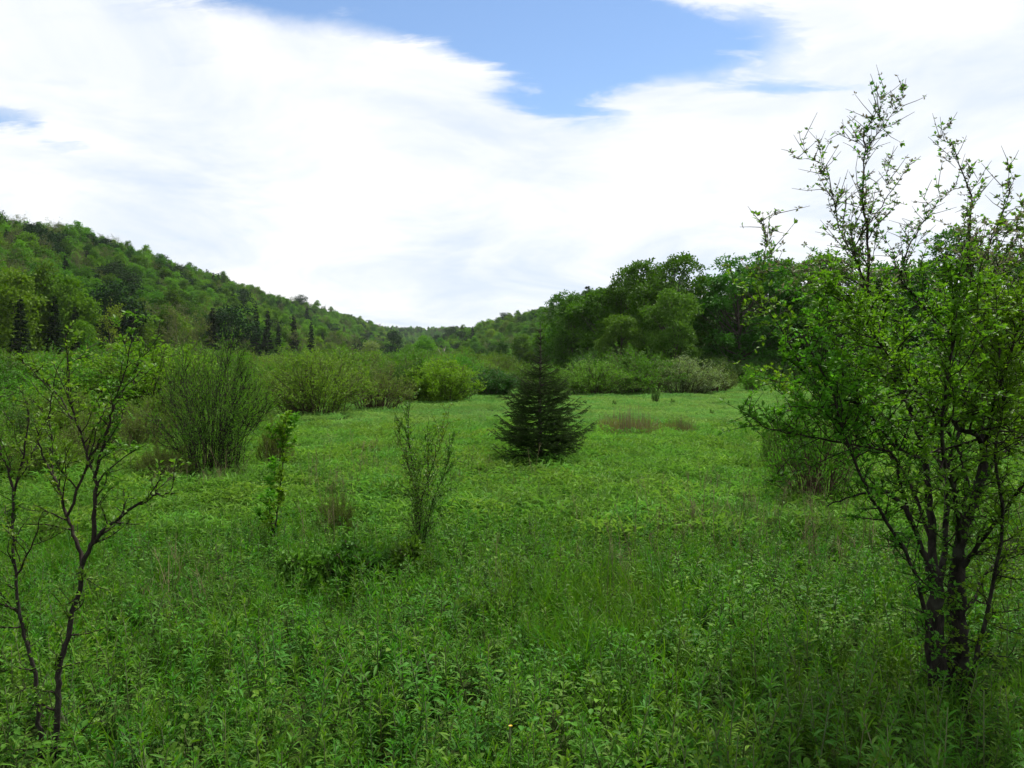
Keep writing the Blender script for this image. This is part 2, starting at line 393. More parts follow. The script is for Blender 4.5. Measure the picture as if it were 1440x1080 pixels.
M['hill_leaf'] = leaf_mat('spring_hill_leaf', (0.058, 0.165, 0.012), (0.105, 0.240, 0.020), (0.140, 0.235, 0.024), 0.38, rough=0.7, spec=0.08, val=0.42, hue=0.022, patch=[(0.012, (0.040, 0.120, 0.013), 0.44, 0.60, 0.75), (0.02, (0.150, 0.250, 0.024), 0.52, 0.68, 0.7)])
M['yellow_leaf'] = leaf_mat('yellow_green_leaf', (0.130, 0.215, 0.016), (0.170, 0.255, 0.024), None, 0.35, spec=0.1)
M['bare_leaf'] = leaf_mat('sparse_budding_leaf', (0.085, 0.125, 0.036), (0.125, 0.160, 0.046), (0.110, 0.110, 0.055), 0.3, spec=0.1, val=0.25)
M['shrub_bright'] = leaf_mat('bright_willow_leaf', (0.085, 0.215, 0.014), (0.130, 0.285, 0.022), None, 0.40, spec=0.1, val=0.12)
M['shrub_mid'] = leaf_mat('willow_leaf', (0.080, 0.175, 0.020), (0.125, 0.235, 0.030), (0.085, 0.205, 0.018), 0.38, spec=0.1, val=0.22)
M['shrub_olive'] = leaf_mat('olive_willow_leaf', (0.090, 0.150, 0.026), (0.130, 0.195, 0.038), None, 0.34, spec=0.1, val=0.12)
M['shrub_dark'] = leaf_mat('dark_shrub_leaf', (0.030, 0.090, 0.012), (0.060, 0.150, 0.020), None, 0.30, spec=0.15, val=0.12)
M['shrub_pale'] = leaf_mat('pale_grey_willow_leaf', (0.140, 0.215, 0.080), (0.210, 0.280, 0.130), None, 0.34, spec=0.1, val=0.08)

# ------------------------------------------------------------------ the ground: one sheet with the valley's hills
def build_ground():
    def axis(segs):
        out = []
        for a, b, s in segs: out += list(np.arange(a, b, s))
        return np.array(out + [segs[-1][1]])
    xs = axis([(-3500, -600, 120), (-600, -260, 20), (-260, -60, 7), (-60, -24, 3), (-24, 24, 0.8), (24, 60, 3), (60, 300, 9), (300, 600, 20), (600, 3500, 120)])
    ys = axis([(-600, -40, 35), (-40, 40, 0.8), (40, 110, 2.5), (110, 700, 9), (700, 1700, 20), (1700, 6000, 150)])
    X, Y = np.meshgrid(xs, ys); Z = gz(X, Y)
    V = np.stack([X, Y, Z], -1).reshape(-1, 3)
    ny, nx = X.shape
    i = np.arange(ny - 1)[:, None] * nx + np.arange(nx - 1)[None, :]
    T = np.concatenate([np.stack([i, i + 1, i + nx + 1], -1).reshape(-1, 3), np.stack([i, i + nx + 1, i + nx], -1).reshape(-1, 3)])
    me = MB().add(V, T).mesh('ground', M['soil'], True)
    tag(link('ground', me), 'meadow floor of the valley rising into two hillsides', kind='structure')
build_ground()

# ------------------------------------------------------------------ scattering with geometry nodes (ground cover and far woods only)
def scatter(name, label, pts, rot, scl, idx, meshes):
    c = bpy.data.collections.new(name + '_kinds')
    for k, me in enumerate(meshes):
        c.objects.link(bpy.data.objects.new('%s_kind_%02d' % (name, k), me))
    n = len(pts)
    me = bpy.data.meshes.new(name)
    me.vertices.add(n); me.vertices.foreach_set('co', np.asarray(pts, np.float32).ravel())
    me.attributes.new('rot', 'FLOAT_VECTOR', 'POINT').data.foreach_set('vector', np.asarray(rot, np.float32).ravel())
    me.attributes.new('scl', 'FLOAT_VECTOR', 'POINT').data.foreach_set('vector', np.asarray(scl, np.float32).ravel())
    me.attributes.new('idx', 'INT', 'POINT').data.foreach_set('value', np.asarray(idx, np.int32))
    me.update()
    o = link(name, me)
    g = bpy.data.node_groups.new(name, 'GeometryNodeTree')
    g.interface.new_socket('Geometry', in_out='INPUT', socket_type='NodeSocketGeometry')
    g.interface.new_socket('Geometry', in_out='OUTPUT', socket_type='NodeSocketGeometry')
    N, L = g.nodes, g.links
    gi = N.new('NodeGroupInput'); go = N.new('NodeGroupOutput')
    ip = N.new('GeometryNodeInstanceOnPoints'); ci = N.new('GeometryNodeCollectionInfo')
    ci.inputs['Collection'].default_value = c; ci.inputs['Separate Children'].default_value = True; ci.inputs['Reset Children'].default_value = True
    def na(nm, t):
        a = N.new('GeometryNodeInputNamedAttribute'); a.data_type = t; a.inputs['Name'].default_value = nm; return a.outputs['Attribute']
    L.new(gi.outputs[0], ip.inputs['Points']); L.new(ci.outputs[0], ip.inputs['Instance']); ip.inputs['Pick Instance'].default_value = True
    L.new(na('idx', 'INT'), ip.inputs['Instance Index'])
    er = N.new('FunctionNodeEulerToRotation'); L.new(na('rot', 'FLOAT_VECTOR'), er.inputs[0]); L.new(er.outputs[0], ip.inputs['Rotation'])
    L.new(na('scl', 'FLOAT_VECTOR'), ip.inputs['Scale'])
    L.new(ip.outputs[0], go.inputs[0])
    md = o.modifiers.new('scatter', 'NODES'); md.node_group = g
    return tag(o, label, None, None, 'stuff')

# ------------------------------------------------------------------ tree makers
def crown_tree(seed, H, Wd, base, lobes, clumps, per, leaf, mat, bark, lobe_r=(0.16, 0.26), flat=0.8, spread=0.55, trunk_r=0.16, shape='round', top=0.6, hull=False):
    """a broadleaved tree: trunk with limbs, and a crown of leaf clumps on lobes. returns parts"""
    rng = np.random.default_rng(seed)
    cz = base + (H - base) * 0.5; hz = (H - base) * 0.5
    cs, rs = [], []
    for k in range(lobes):
        for _ in range(30):
            u = unit(rng.normal(0, 1, 3)); r = rng.uniform(0.25, 0.85) ** 0.6 if not hull or rng.random() < .2 else rng.uniform(.74, .9)
            z = u[2] * r
            wz = 1.0 if shape == 'round' else np.clip(1.05 - 0.55 * (z * 0.5 + 0.5), 0.3, 1)
            p = np.array([u[0] * r * Wd / 2 * wz, u[1] * r * Wd / 2 * wz, cz + z * hz])
            rad = rng.uniform(*lobe_r) * Wd
            if all(np.linalg.norm(p - q) > 0.75 * min(rad, s) for q, s in zip(cs, rs)): break
        cs.append(p); rs.append(rad)
    cs = np.array(cs); rs = np.array(rs)
    lo = cs[:, 2].argmin(); hi = cs[:, 2].argmax()
    cs[:, 2] = np.clip(cs[:, 2], base + rs * 0.5, H - rs * flat * 0.9)
    P, D = [], []
    for k in range(lobes):
        n = clumps
        u = unit(rng.normal(0, 1, (n, 3))); u[:, 2] = np.where((u[:, 2] < -0.15) & (rng.random(n) < top), -u[:, 2], u[:, 2])
        rr = rs[k] * rng.uniform(0.72, 1.12, (n, 1))
        c = cs[k] + u * rr * np.array([1, 1, flat])
        d2 = np.min(np.where(np.arange(lobes)[None, :] == k, 9, np.linalg.norm(c[:, None, :] - cs[None], axis=2) / rs[None]), axis=1)
        c = c[d2 > 0.62]; u = u[d2 > 0.62]
        off = rng.normal(0, 1, (len(c), per, 3)) * np.array([1, 1, 0.6]) * leaf * spread * 2.2
        P.append((c[:, None] + off).reshape(-1, 3))
        dd = u[:, None] * 0.9 + rng.normal(0, 0.75, (len(c), per, 3)); dd[..., 2] -= 0.25
        D.append(dd.reshape(-1, 3))
    P = np.concatenate(P); D = np.concatenate(D)
    mb = MB(); leaves(mb, P, D, leaf * rng.uniform(0.7, 1.35, len(P)), leaf * rng.uniform(0.5, 0.85, len(P)), rng, 0.2, 0.5)
    crown = mb.mesh('crown', mat)
    tb = MB(); tr = trunk_r
    top = np.array([rng.normal(0, 0.02 * H), rng.normal(0, 0.02 * H), H * 0.82])
    zs = np.linspace(-0.4, 1, 7)
    path = np.array([[top[0] * max(t, 0) ** 1.5, top[1] * max(t, 0) ** 1.5, top[2] * t if t > 0 else t] for t in zs])
    path[1:, :2] += rng.normal(0, 0.008 * H, (6, 2))
    tube(tb, path, tr * np.array([1.35, 1.0, 0.85, 0.7, 0.5, 0.32, 0.12]), 7)
    for k in range(lobes):
        zt = np.clip(cs[k][2] * rng.uniform(0.45, 0.75), base * 0.7, H * 0.75)
        t = zt / top[2]; s = np.array([np.interp(zt, path[:, 2], path[:, 0]), np.interp(zt, path[:, 2], path[:, 1]), zt])
        m = (s + cs[k]) / 2 + np.array([0, 0, -0.04 * H]) + rng.normal(0, 0.02 * H, 3)
        tube(tb, smooth_path([s, m, cs[k]], 3), np.linspace(tr * 0.42 * (1.1 - t * 0.6), 0.02, 7), 5)
    return [('trunk', tb.mesh('trunk', bark, True)), ('crown', crown)]

def wispy_tree(seed, H, Wd, mat, bark, nl=1500, leaf=0.3, tr=0.12, branches=26, base=0.18):
    """a tree just coming into leaf: fine upswept branches show through"""
    rng = np.random.default_rng(seed); tb = MB(); P = []; D = []
    path = np.array([[rng.normal(0, .01 * H) * t, rng.normal(0, .01 * H) * t, t * H - (0.4 if t == 0 else 0)] for t in np.linspace(0, 1, 8)])
    tube(tb, path, tr * np.linspace(1.1, 0.08, 8), 6)
    for b in range(branches):
        t = base + (1 - base) * (b + rng.random()) / branches; z = H * t
        a = rng.uniform(0, 2 * pi); ln = Wd * 0.5 * (1 - abs(t - 0.5) ** 1.6 * 1.3) * rng.uniform(0.7, 1.2)
        s = np.array([np.interp(z, path[:, 2], path[:, 0]), np.interp(z, path[:, 2], path[:, 1]), z])
        d = np.array([cos(a), sin(a), rng.uniform(0.5, 1.0)])
        q = [s + d * ln * k / 3 + np.array([0, 0, 0.12 * ln * (k / 3) ** 2]) + rng.normal(0, .03 * ln, 3) * (k > 0) for k in range(4)]
        tube(tb, q, np.linspace(tr * .35 * (1.1 - t), .012, 4), 4)
        for k in range(7):
            u = rng.uniform(.25, 1); m = q[0] + (q[3] - q[0]) * u; e = m + (d * .5 + rng.normal(0, .5, 3)) * ln * .4
            tube(tb, [m, (m + e) / 2 + rng.normal(0, .03, 3), e], [.02, .014, .008], 3)
            n = max(2, nl // (branches * 7)); v = rng.uniform(.2, 1.15, (n, 1))
            P.append(m + (e - m) * v + rng.normal(0, leaf * .8, (n, 3))); D.append(rng.normal(0, 1, (n, 3)) + d * .4)
    P = np.concatenate(P); D = np.concatenate(D); mb = MB()
    leaves(mb, P, D, leaf * rng.uniform(.6, 1.3, len(P)), leaf * .6, rng)
    return [('trunk', tb.mesh('trunk', bark, True)), ('crown', mb.mesh('crown', mat))]

def conifer(seed, H, Wd, mat, bark, whorl=0.55, per=7, seg=9, needle=0.28, droop=0.25, tr=0.14, base=0.06, ragged=0.2, power=0.85):
    """a far spruce: whorls of drooping boughs made of needle sprays"""
    rng = np.random.default_rng(seed); tb = MB(); P = []; D = []; LL = []
    tube(tb, [[0, 0, -.4], [0, 0, H * .5], [rng.normal(0, .1), 0, H]], [tr, tr * .55, .015], 6)
    z = H * base
    while z < H * 0.985:
        t = (z / H - base) / (1 - base); r0 = Wd / 2 * (1 - t) ** power
        for b in range(per):
            a = rng.uniform(0, 2 * pi); r = max(.12, r0 * rng.uniform(1 - ragged * 1.6, 1 + ragged))
            s = np.array([0, 0, z + rng.normal(0, whorl * .2)])
            q = np.array([s + np.array([cos(a), sin(a), 0]) * r * u + np.array([0, 0, (-droop * u + droop * .6 * u * u) * r]) for u in np.linspace(0, 1, 4)])
            tube(tb, q, np.linspace(.03, .008, 4), 3)
            n = max(4, int(seg * r * 2.2)); u = rng.uniform(.12, 1.05, n)
            c = np.stack([np.interp(u, np.linspace(0, 1, 4), q[:, k]) for k in range(3)], 1)
            side = np.array([-sin(a), cos(a), 0]); sg = rng.choice([-1, 1], n)[:, None]
            w = (1.05 - u)[:, None] * r * .38
            for f in (0.25, .8):
                P.append(c + side * sg * w * f + rng.normal(0, .05, (n, 3))); D.append(side * sg + np.array([cos(a), sin(a), -.15]) * .9 + rng.normal(0, .3, (n, 3))); LL.append(np.full(n, needle) * rng.uniform(.7, 1.3, n))
        z += whorl * rng.uniform(.8, 1.2) * (0.6 + .5 * (1 - t))
    P = np.concatenate(P); D = np.concatenate(D); LL = np.concatenate(LL); mb = MB()
    leaves(mb, P, D, LL, LL * .5, rng, .15, 1.0)
    return [('trunk', tb.mesh('trunk', bark, True)), ('crown', mb.mesh('crown', mat))]

def shrub(seed, h, w, nst, twigs, per, leaf, mat, bark, bare=0.35, r0=0.018, dense=1.0, lean=(0, 0)):
    """a many-stemmed bush: stems fan out from the base, leafy towards the outside"""
    rng = np.random.default_rng(seed); tb = MB(); P = []; D = []
    lump = rng.uniform(0.72, 1.1, 12)
    for s in range(nst):
        a = rng.uniform(0, 2 * pi); k = rng.random() ** .5
        lp = lump[int(a / (2 * pi) * 12) % 12] * (1 if k > .4 else 1)
        b = np.array([cos(a), sin(a), 0]) * w * .30 * k * rng.uniform(.3, 1); b[2] = -0.08
        e = np.array([cos(a) * k * w / 2 + lean[0] * h * .3, sin(a) * k * w / 2 + lean[1] * h * .3, h * lp * math.sqrt(max(.05, 1 - (k * .95) ** 2.6)) * rng.uniform(.82, 1.06)])
        m1 = b + (e - b) * .35 + np.array([-cos(a), -sin(a), 0]) * w * .03 + np.array([0, 0, h * .10]) + rng.normal(0, .03 * h, 3)
        m2 = b + (e - b) * .7 + np.array([0, 0, h * .08]) + rng.normal(0, .035 * h, 3)
        q = smooth_path([b, m1, m2, e], 2)
        tube(tb, q, np.linspace(r0, .004, len(q)), 3)
        ts = np.linspace(0, 1, len(q))
        for j in range(twigs):
            u = rng.uniform(bare, 1.0); p = np.array([np.interp(u, ts, q[:, c]) for c in range(3)])
            d = unit(unit(e - b) * .8 + rng.normal(0, .55, 3) + np.array([cos(a) * k, sin(a) * k, .5]) * .5)
            ln = h * rng.uniform(.10, .22); f = p + d * ln
            tube(tb, [p, (p + f) / 2 + rng.normal(0, .02, 3), f], [.006, .005, .003], 3)
            n = rng.poisson(per * dense)
            if n: v = rng.uniform(.1, 1.1, (n, 1)); P.append(p + (f - p) * v + rng.normal(0, leaf * .35, (n, 3))); D.append(d * .8 + rng.normal(0, .7, (n, 3)))
    P = np.concatenate(P); D = np.concatenate(D); P[:, 2] = np.maximum(P[:, 2], .03); mb = MB()
    leaves(mb, P, D, leaf * rng.uniform(.6, 1.35, len(P)), leaf * rng.uniform(.38, .6, len(P)), rng, .2, .5)
    return [('stems', tb.mesh('stems', bark, True)), ('foliage', mb.mesh('foliage', mat))]

# ------------------------------------------------------------------ far woods on the hillsides
rng = np.random.default_rng(5)
HILL = [crown_tree(101, 12, 5.6, 1.8, 20, 26, 9, 0.44, M['hill_leaf'], M['bark'], (0.14, 0.24), flat=1.1, spread=.42, top=.8, hull=True),
        crown_tree(102, 13, 5.0, 2.0, 20, 26, 9, 0.44, M['hill_leaf'], M['bark'], (0.15, 0.25), flat=1.2, shape='tall', spread=.42, top=.8, hull=True),
        crown_tree(103, 11, 6.0, 1.6, 20, 26, 9, 0.44, M['hill_leaf'], M['bark'], (0.14, 0.23), flat=1.0, spread=.42, top=.8, hull=True),
        crown_tree(104, 14, 5.2, 2.4, 22, 26, 9, 0.44, M['hill_leaf'], M['bark'], (0.14, 0.24), flat=1.2, shape='tall', spread=.42, top=.8, hull=True),
        crown_tree(105, 10, 5.0, 1.4, 16, 26, 9, 0.42, M['hill_leaf'], M['bark'], (0.15, 0.26), flat=1.1, spread=.42, top=.8, hull=True)]
WISP = [wispy_tree(111, 12, 6.0, M['bare_leaf'], M['bark'], 1500, 0.30), wispy_tree(112, 11, 6.5, M['bare_leaf'], M['bark'], 1100, 0.30)]
SPIRE = [conifer(121, 15, 5.0, M['dark_needle'], M['bark'], 0.7, 7, 8, 0.42), conifer(122, 14, 4.4, M['dark_needle'], M['bark'], 0.7, 7, 8, 0.42, 0.35)]
PINE = [crown_tree(131, 16, 8.0, 2.5, 16, 26, 8, 0.50, M['pine'], M['bark'], flat=0.6, spread=0.5),
        crown_tree(132, 14, 6.4, 2.0, 14, 26, 8, 0.50, M['pine'], M['bark'], flat=0.6, spread=0.5)]
KINDS = [(HILL, 'hillside_tree'), (WISP, 'bare_tree'), (SPIRE, 'spruce_tree'), (PINE, 'pine_tree')]

def joined(parts):
    """trunk and crown of a far tree as one mesh (for the far woods only)"""
    V, T, Ms, mats, off = [], [], [], [], 0
    for k, (_, me) in enumerate(parts):
        v = np.empty(len(me.vertices) * 3, np.float32); me.vertices.foreach_get('co', v)
        t = np.empty(len(me.loops), np.int32); me.loops.foreach_get('vertex_index', t)
        V.append(v.reshape(-1, 3)); T.append(t.reshape(-1, 3) + off); off += len(me.vertices)
        Ms.append(np.full(len(me.polygons), k)); mats.append(me.materials[0])
    mb = MB(); mb.v = V; mb.t = T; mb.m = Ms; mb.n = off
    return mb.mesh('far_tree', mats)

def jitter_grid(x0, x1, y0, y1, s):
    X, Y = np.meshgrid(np.arange(x0, x1, s), np.arange(y0, y1, s))
    X = X.ravel() + rng.uniform(-.45, .45, X.size) * s; Y = Y.ravel() + rng.uniform(-.45, .45, Y.size) * s
    return X, Y

pts = []
for (x0, x1, y0, y1, s) in [(-245, -66, 95, 420, 5.0), (-245, -66, 420, 800, 6.2), (-250, -66, 800, 1500, 9.5)]:
    X, Y = jitter_grid(x0, x1, y0, y1, s)
    k = (X < -80 + 5 * wav(X * 0, Y, 160, 10, 3)) & (720 + X / Y * F > -160)
    pts.append(np.stack([X[k], Y[k], np.zeros(k.sum())], 1))
X, Y = jitter_grid(-110, 190, 240, 900, 6.0)
k = (X > 80 - 170 * np.clip((Y - 150) / 450, -0.15, 1) - 3) & (720 + X / Y * F < 960) & (720 + X / Y * F > 520)
pts.append(np.stack([X[k], Y[k], np.ones(k.sum())], 1))
X, Y = jitter_grid(-300, 130, 1080, 1600, 11)
pts.append(np.stack([X, Y, np.full(len(X), 2)], 1))
pts = np.concatenate(pts)
Z = gz(pts[:, 0], pts[:, 1])
u = rng.random(len(pts)); grove = wav(pts[:, 0], pts[:, 1], 70, 33, 4)
kind = np.where(u < 0.84, 0, np.where(u < 0.93, 1, np.where(u < 0.97, 2, 3)))
kind = np.where((grove > 0.45) & (rng.random(len(pts)) < 0.30), 3, kind)
kind = np.where((grove < -0.35) & (rng.random(len(pts)) < 0.45), 1, kind)
kind = np.where((pts[:, 2] == 1) & (kind == 1) & (rng.random(len(pts)) < 0.7), 0, kind)
var = np.array([rng.integers(len(KINDS[k][0])) for k in kind])
size = rng.choice([.62, .8, .95, 1.08, 1.2], len(pts), p=[.15, .25, .27, .22, .11]) * rng.uniform(.9, 1.1, len(pts)); size *= np.where(pts[:, 2] == 0, 1.0, 0.95)
NAMED = []           # foot-of-hill trees set by hand: (px, top py, X, kind list, variant, width factor, name, label, material)
for a in [(22, 374, -72, 0, 0, 1.0, 'yellow_green_tree', 'yellow-green round tree at the hill foot, cut by the left picture edge', 'yellow_leaf'),
          (62, 366, -80, 0, 3, 1.0, 'leafy_tree', 'tall fresh green tree beside the yellow-green tree at the hill foot', None),
          (98, 384, -76, 0, 2, 1.0, 'leafy_tree', 'broad fresh green tree between the tall green tree and the pale yellowish one', None),
          (78, 416, -68, 2, 0, 1.0, 'brown_spruce', 'brownish spruce in front of the broad fresh green tree', None),
          (30, 420, -66, 2, 1, 1.0, 'dark_spruce', 'dark narrow spruce below the yellow-green tree', None),
          (155, 418, -70, 1, 0, 1.15, 'budding_tree', 'pale yellowish tree just leafing out, bare trunk showing, at the hill foot', 'yellow_leaf'),
          (118, 446, -66, 0, 4, 0.9, 'small_tree', 'small round green tree left of the pale yellowish budding tree', None),
          (165, 392, -84, 3, 0, 1.0, 'pine_tree', 'dark pine showing above the pale yellowish budding tree', None),
          (240, 424, -74, 0, 1, 0.9, 'leafy_tree', 'upright green tree right of the pale yellowish budding tree', None),
          (236, 448, -66, 1, 1, 1.1, 'grey_bare_tree', 'grey nearly bare tree in front of the upright green tree', None),
          (283, 440, -68, 1, 0, 1.0, 'grey_bare_tree', 'grey nearly bare tree just left of the large dark pine', None),
          (328, 427, -70, 3, 0, 1.25, 'large_pine', 'large round blackish pine at the hill foot', None),
          (361, 430, -74, 2, 0, 0.8, 'spruce_tree', 'dark spire of spruce touching the right side of the large pine', None),
          (377, 437, -74, 2, 1, 0.75, 'spruce_tree', 'second dark spruce spire from the large pine', None),
          (392, 452, -73, 2, 0, 0.8, 'spruce_tree', 'shortest dark spruce spire, third from the large pine', None),
          (414, 447, -72, 2, 1, 0.95, 'spruce_tree', 'wide dark spruce spire, fourth from the large pine', None),
          (438, 452, -72, 2, 0, 0.8, 'spruce_tree', 'last dark spruce spire in the row from the large pine', None),
          (478, 462, -68, 1, 1, 1.2, 'brown_bare_tree', 'brownish bare tree right of the row of spruce spires', None),
          (498, 466, -70, 1, 0, 1.1, 'brown_bare_tree', 'brownish bare tree behind the lone pale green tree', None),
          (552, 462, -66, 3, 1, 0.8, 'pine_tree', 'dark pine where the left hill meets the valley gap', None)]:
    px, py, X, kl, vr, wf, name, label, mt = a
    Y = -X / ((720 - px) / F); z0 = gzf(X, Y)
    top = at(px, py, Y)[2]
    parts = KINDS[kl][0][vr]
    h0 = max(v.co.z for v in parts[1][1].vertices)
    s = (top - z0) / h0
    wf *= .85 if kl in (0, 1) else 1.0
    put(name, label, 'tree', parts, (X, Y, z0), rng.uniform(0, 6.28), (s * wf, s * wf, s), 'trees along the foot of the left hill', {'crown': M[mt]} if mt else None)
    NAMED.append((X, Y, 3.0 * s))
# mixed row along the hill foot
r5 = np.random.default_rng(19); FT = ['leafy tree in the mixed row along the hill foot', 'grey-brown nearly bare tree in the mixed row along the hill foot', 'dark spruce spire in the mixed row along the hill foot', 'dark pine in the mixed row along the hill foot']
yy = 92.0
while yy < 560:
    X = r5.uniform(-82, -67); kl = int(r5.choice(4, p=[.36, .28, .26, .10])); vr = int(r5.integers(len(KINDS[kl][0]))); s = r5.uniform(.7, 1.1)
    if all(math.hypot(X - q[0], (yy - q[1]) * .6) > q[2] + 1 for q in NAMED) and 720 + X / yy * F > -40:
        put(KINDS[kl][1], FT[kl], 'tree', KINDS[kl][0][vr], (X, yy, gzf(X, yy)), r5.uniform(0, 6), s, 'mixed row along the hill foot: ' + KINDS[kl][1].replace('_', ' '))
        NAMED.append((X, yy, 2.5))
    yy += r5.uniform(2.0, 5.5) * (1 + yy / 400)
nm = np.array(NAMED)
keep = np.array([np.all(np.hypot(nm[:, 0] - p[0], (nm[:, 1] - p[1]) * .6) > nm[:, 2]) for p in pts])
pts, Z, kind, var, size = pts[keep], Z[keep], kind[keep], var[keep], size[keep]
pxs = 720 + pts[:, 0] / pts[:, 1] * F
app = size / pts[:, 1]; app[(pxs < -30) | (pxs > 860)] = 0
front = np.argsort(-app)[:200]
LAB = ['rounded leafy spring green tree in the wood on the left hillside', 'greyish tree with few leaves in the wood on the left hillside',
       'dark spruce standing among leafy trees on the left hillside', 'dark bluish pine standing among leafy trees on the left hillside']
GRP = ['leafy trees on the near hillside', 'thin grey trees on the near hillside', 'spruces on the near hillside', 'pines on the near hillside']
for i in front:
    put(KINDS[kind[i]][1], LAB[kind[i]], 'tree', KINDS[kind[i]][0][var[i]], (pts[i, 0], pts[i, 1], Z[i] - 0.1), rng.uniform(0, 6.28), size[i] * rng.uniform(.92, 1.08), GRP[kind[i]])
rest = np.ones(len(pts), bool); rest[front] = False
base = np.array([0, 5, 7, 9])
far_meshes = [joined(p) for L_, _ in KINDS for p in L_]
for zone, nm_, lb in ((0, 'hillside_forest', 'spring green forest covering the left hillside and its crest'), (1, 'spur_forest', 'pale green forest on the slope coming down from the right'), (2, 'distant_forest', 'bluish green forest on the far hill closing the valley')):
    q = rest & (pts[:, 2] == zone); n = q.sum()
    scatter(nm_, lb, np.stack([pts[q, 0], pts[q, 1], Z[q] - .1], 1), np.stack([np.zeros(n), np.zeros(n), rng.uniform(0, 6.28, n)], 1),
            np.repeat(size[q][:, None], 3, 1), base[kind[q]] + var[q], far_meshes)

# ------------------------------------------------------------------ the dark wood at the right edge of the meadow
WOOD = [crown_tree(201, 14, 10, .5, 46, 34, 10, 0.32, M['wood_leaf'], M['bark'], (0.11, 0.18), flat=.8, spread=.36, top=.85, trunk_r=0.26, hull=True),
        crown_tree(202, 14, 10, .5, 46, 34, 10, 0.32, M['wood_leaf'], M['bark'], (0.11, 0.18), flat=.8, spread=.36, top=.85, trunk_r=0.26, hull=True),
        crown_tree(203, 10, 7, .3, 36, 32, 10, 0.29, M['wood_leaf'], M['bark'], (0.12, 0.19), flat=.85, spread=.36, top=.85, trunk_r=0.18, hull=True),
        crown_tree(204, 15, 9, .7, 44, 34, 10, 0.32, M['wood_leaf'], M['bark'], (0.11, 0.18), flat=.9, spread=.36, top=.85, trunk_r=0.24, shape='tall', hull=True)]
G = 'trees of the dark wood beside the meadow'
for px, py, Y, vr, wf, label, mt in [
        (806, 412, 100, 3, 0.95, 'slim leafy tree forming the left end of the dark wood', None),
        (850, 404, 98, 2, 1.1, 'second tree of the dark wood, lower than the big domed one', None),
        (880, 372, 96, 3, 0.9, 'narrow tree leaning against the big domed tree on its left side', None),
        (935, 351, 88, 0, 0.95, 'big domed dark tree, tallest in the left half of the wood', None),
        (948, 404, 80, 2, .8, 'paler tree standing in front of the big domed dark tree', 'wood_pale'),
        (872, 440, 82, 2, .85, 'short pale green tree at the front of the wood, above the willow bushes', 'wood_pale'),
        (1040, 350, 86, 1, 1.05, 'broad dark tree right of the big domed tree', None),
        (1000, 385, 92, 3, 0.8, 'dark tree filling the gap between the two biggest crowns', None),
        (1080, 362, 90, 2, .9, 'narrow dark tree just right of the broad dark tree', None),
        (1130, 352, 100, 0, 0.9, 'lighter green tree seen left of the apple tree', 'wood_pale'),
        (1118, 400, 90, 2, 0.9, 'dark tree under the lighter green tree, left of the apple tree', None),
        (1195, 356, 96, 1, 1.0, 'wood tree behind the upper left apple branches', None),
        (1180, 415, 86, 2, 1.1, 'low wood tree behind the left side of the apple crown', None),
        (1262, 362, 92, 0, 1.0, 'wood tree behind the middle of the apple crown', None),
        (1342, 316, 92, 3, 1.0, 'tall tree rising above the apple crown near the right edge', None),
        (1300, 410, 86, 2, 1.1, 'low wood tree left of the tall tree behind the apple crown', None),
        (1428, 345, 96, 0, 1.0, 'dark tree at the right picture edge behind the apple tree', None),
        (1380, 400, 86, 2, 1.1, 'low wood tree under the tall tree behind the apple crown', None),
        (1500, 350, 92, 1, 1.0, 'wood tree just past the right picture edge', None),
        (1570, 345, 95, 0, 1.0, 'second wood tree past the right picture edge', None)]:
    if 'wood_pale' not in M: M['wood_pale'] = leaf_mat('paler_wood_leaf', (0.070, 0.150, 0.018), (0.110, 0.205, 0.030), None, 0.34, spec=.1, val=0.08, hue=.005)
    p = at(px, py, Y); z0 = gzf(p[0], Y); parts = WOOD[vr]
    h0 = max(v.co.z for v in parts[1][1].vertices); s = (p[2] - z0) / h0
    put('wood_tree', label, 'tree', parts, (p[0], Y, z0), rng.uniform(0, 6.28), (s * wf, s * wf, s), G, {'crown': M[mt]} if mt else None)
p = at(826, 402, 112); z0 = gzf(p[0], 112); s = (p[2] - z0) / 15.0
put('spruce_tree', 'dark spruce tip poking out above the left end of the wood', 'tree', SPIRE[0], (p[0], 112, z0), 0.4, s, None)
for i, (x, y) in enumerate([(9, 118), (16, 122), (24, 118), (33, 116), (42, 112), (52, 112), (62, 108), (70, 104)]):
    put('wood_tree', 'tree in the second row of the dark wood, mostly hidden', 'tree', WOOD[i % 4], (x, y, gzf(x, y)), rng.uniform(0, 6), 0.95, 'second row of the dark wood')

# shrubs and saplings closing the foot of the wood
# ------------------------------------------------------------------ bushes
SHR = [shrub(301, 2.6, 4.0, 105, 10, 11, 0.092, M['shrub_mid'], M['willow_twig'], bare=.08),
       shrub(302, 2.4, 4.4, 115, 10, 10, 0.092, M['shrub_mid'], M['willow_twig'], bare=.10),
       shrub(303, 2.8, 3.2, 90, 10, 11, 0.092, M['shrub_mid'], M['willow_twig'], bare=.08),
       shrub(304, 2.0, 3.6, 110, 9, 6, 0.080, M['shrub_olive'], M['red_twig'], bare=.35),
       shrub(305, 2.3, 3.4, 95, 11, 12, 0.10, M['shrub_bright'], M['willow_twig'], bare=.06),
       shrub(306, 1.5, 2.4, 60, 9, 10, 0.080, M['shrub_mid'], M['red_twig'], bare=.15)]
SH_H = [2.6, 2.4, 2.8, 2.0, 2.3, 1.5]; SH_W = [4.0, 4.4, 3.2, 3.6, 3.4, 2.4]
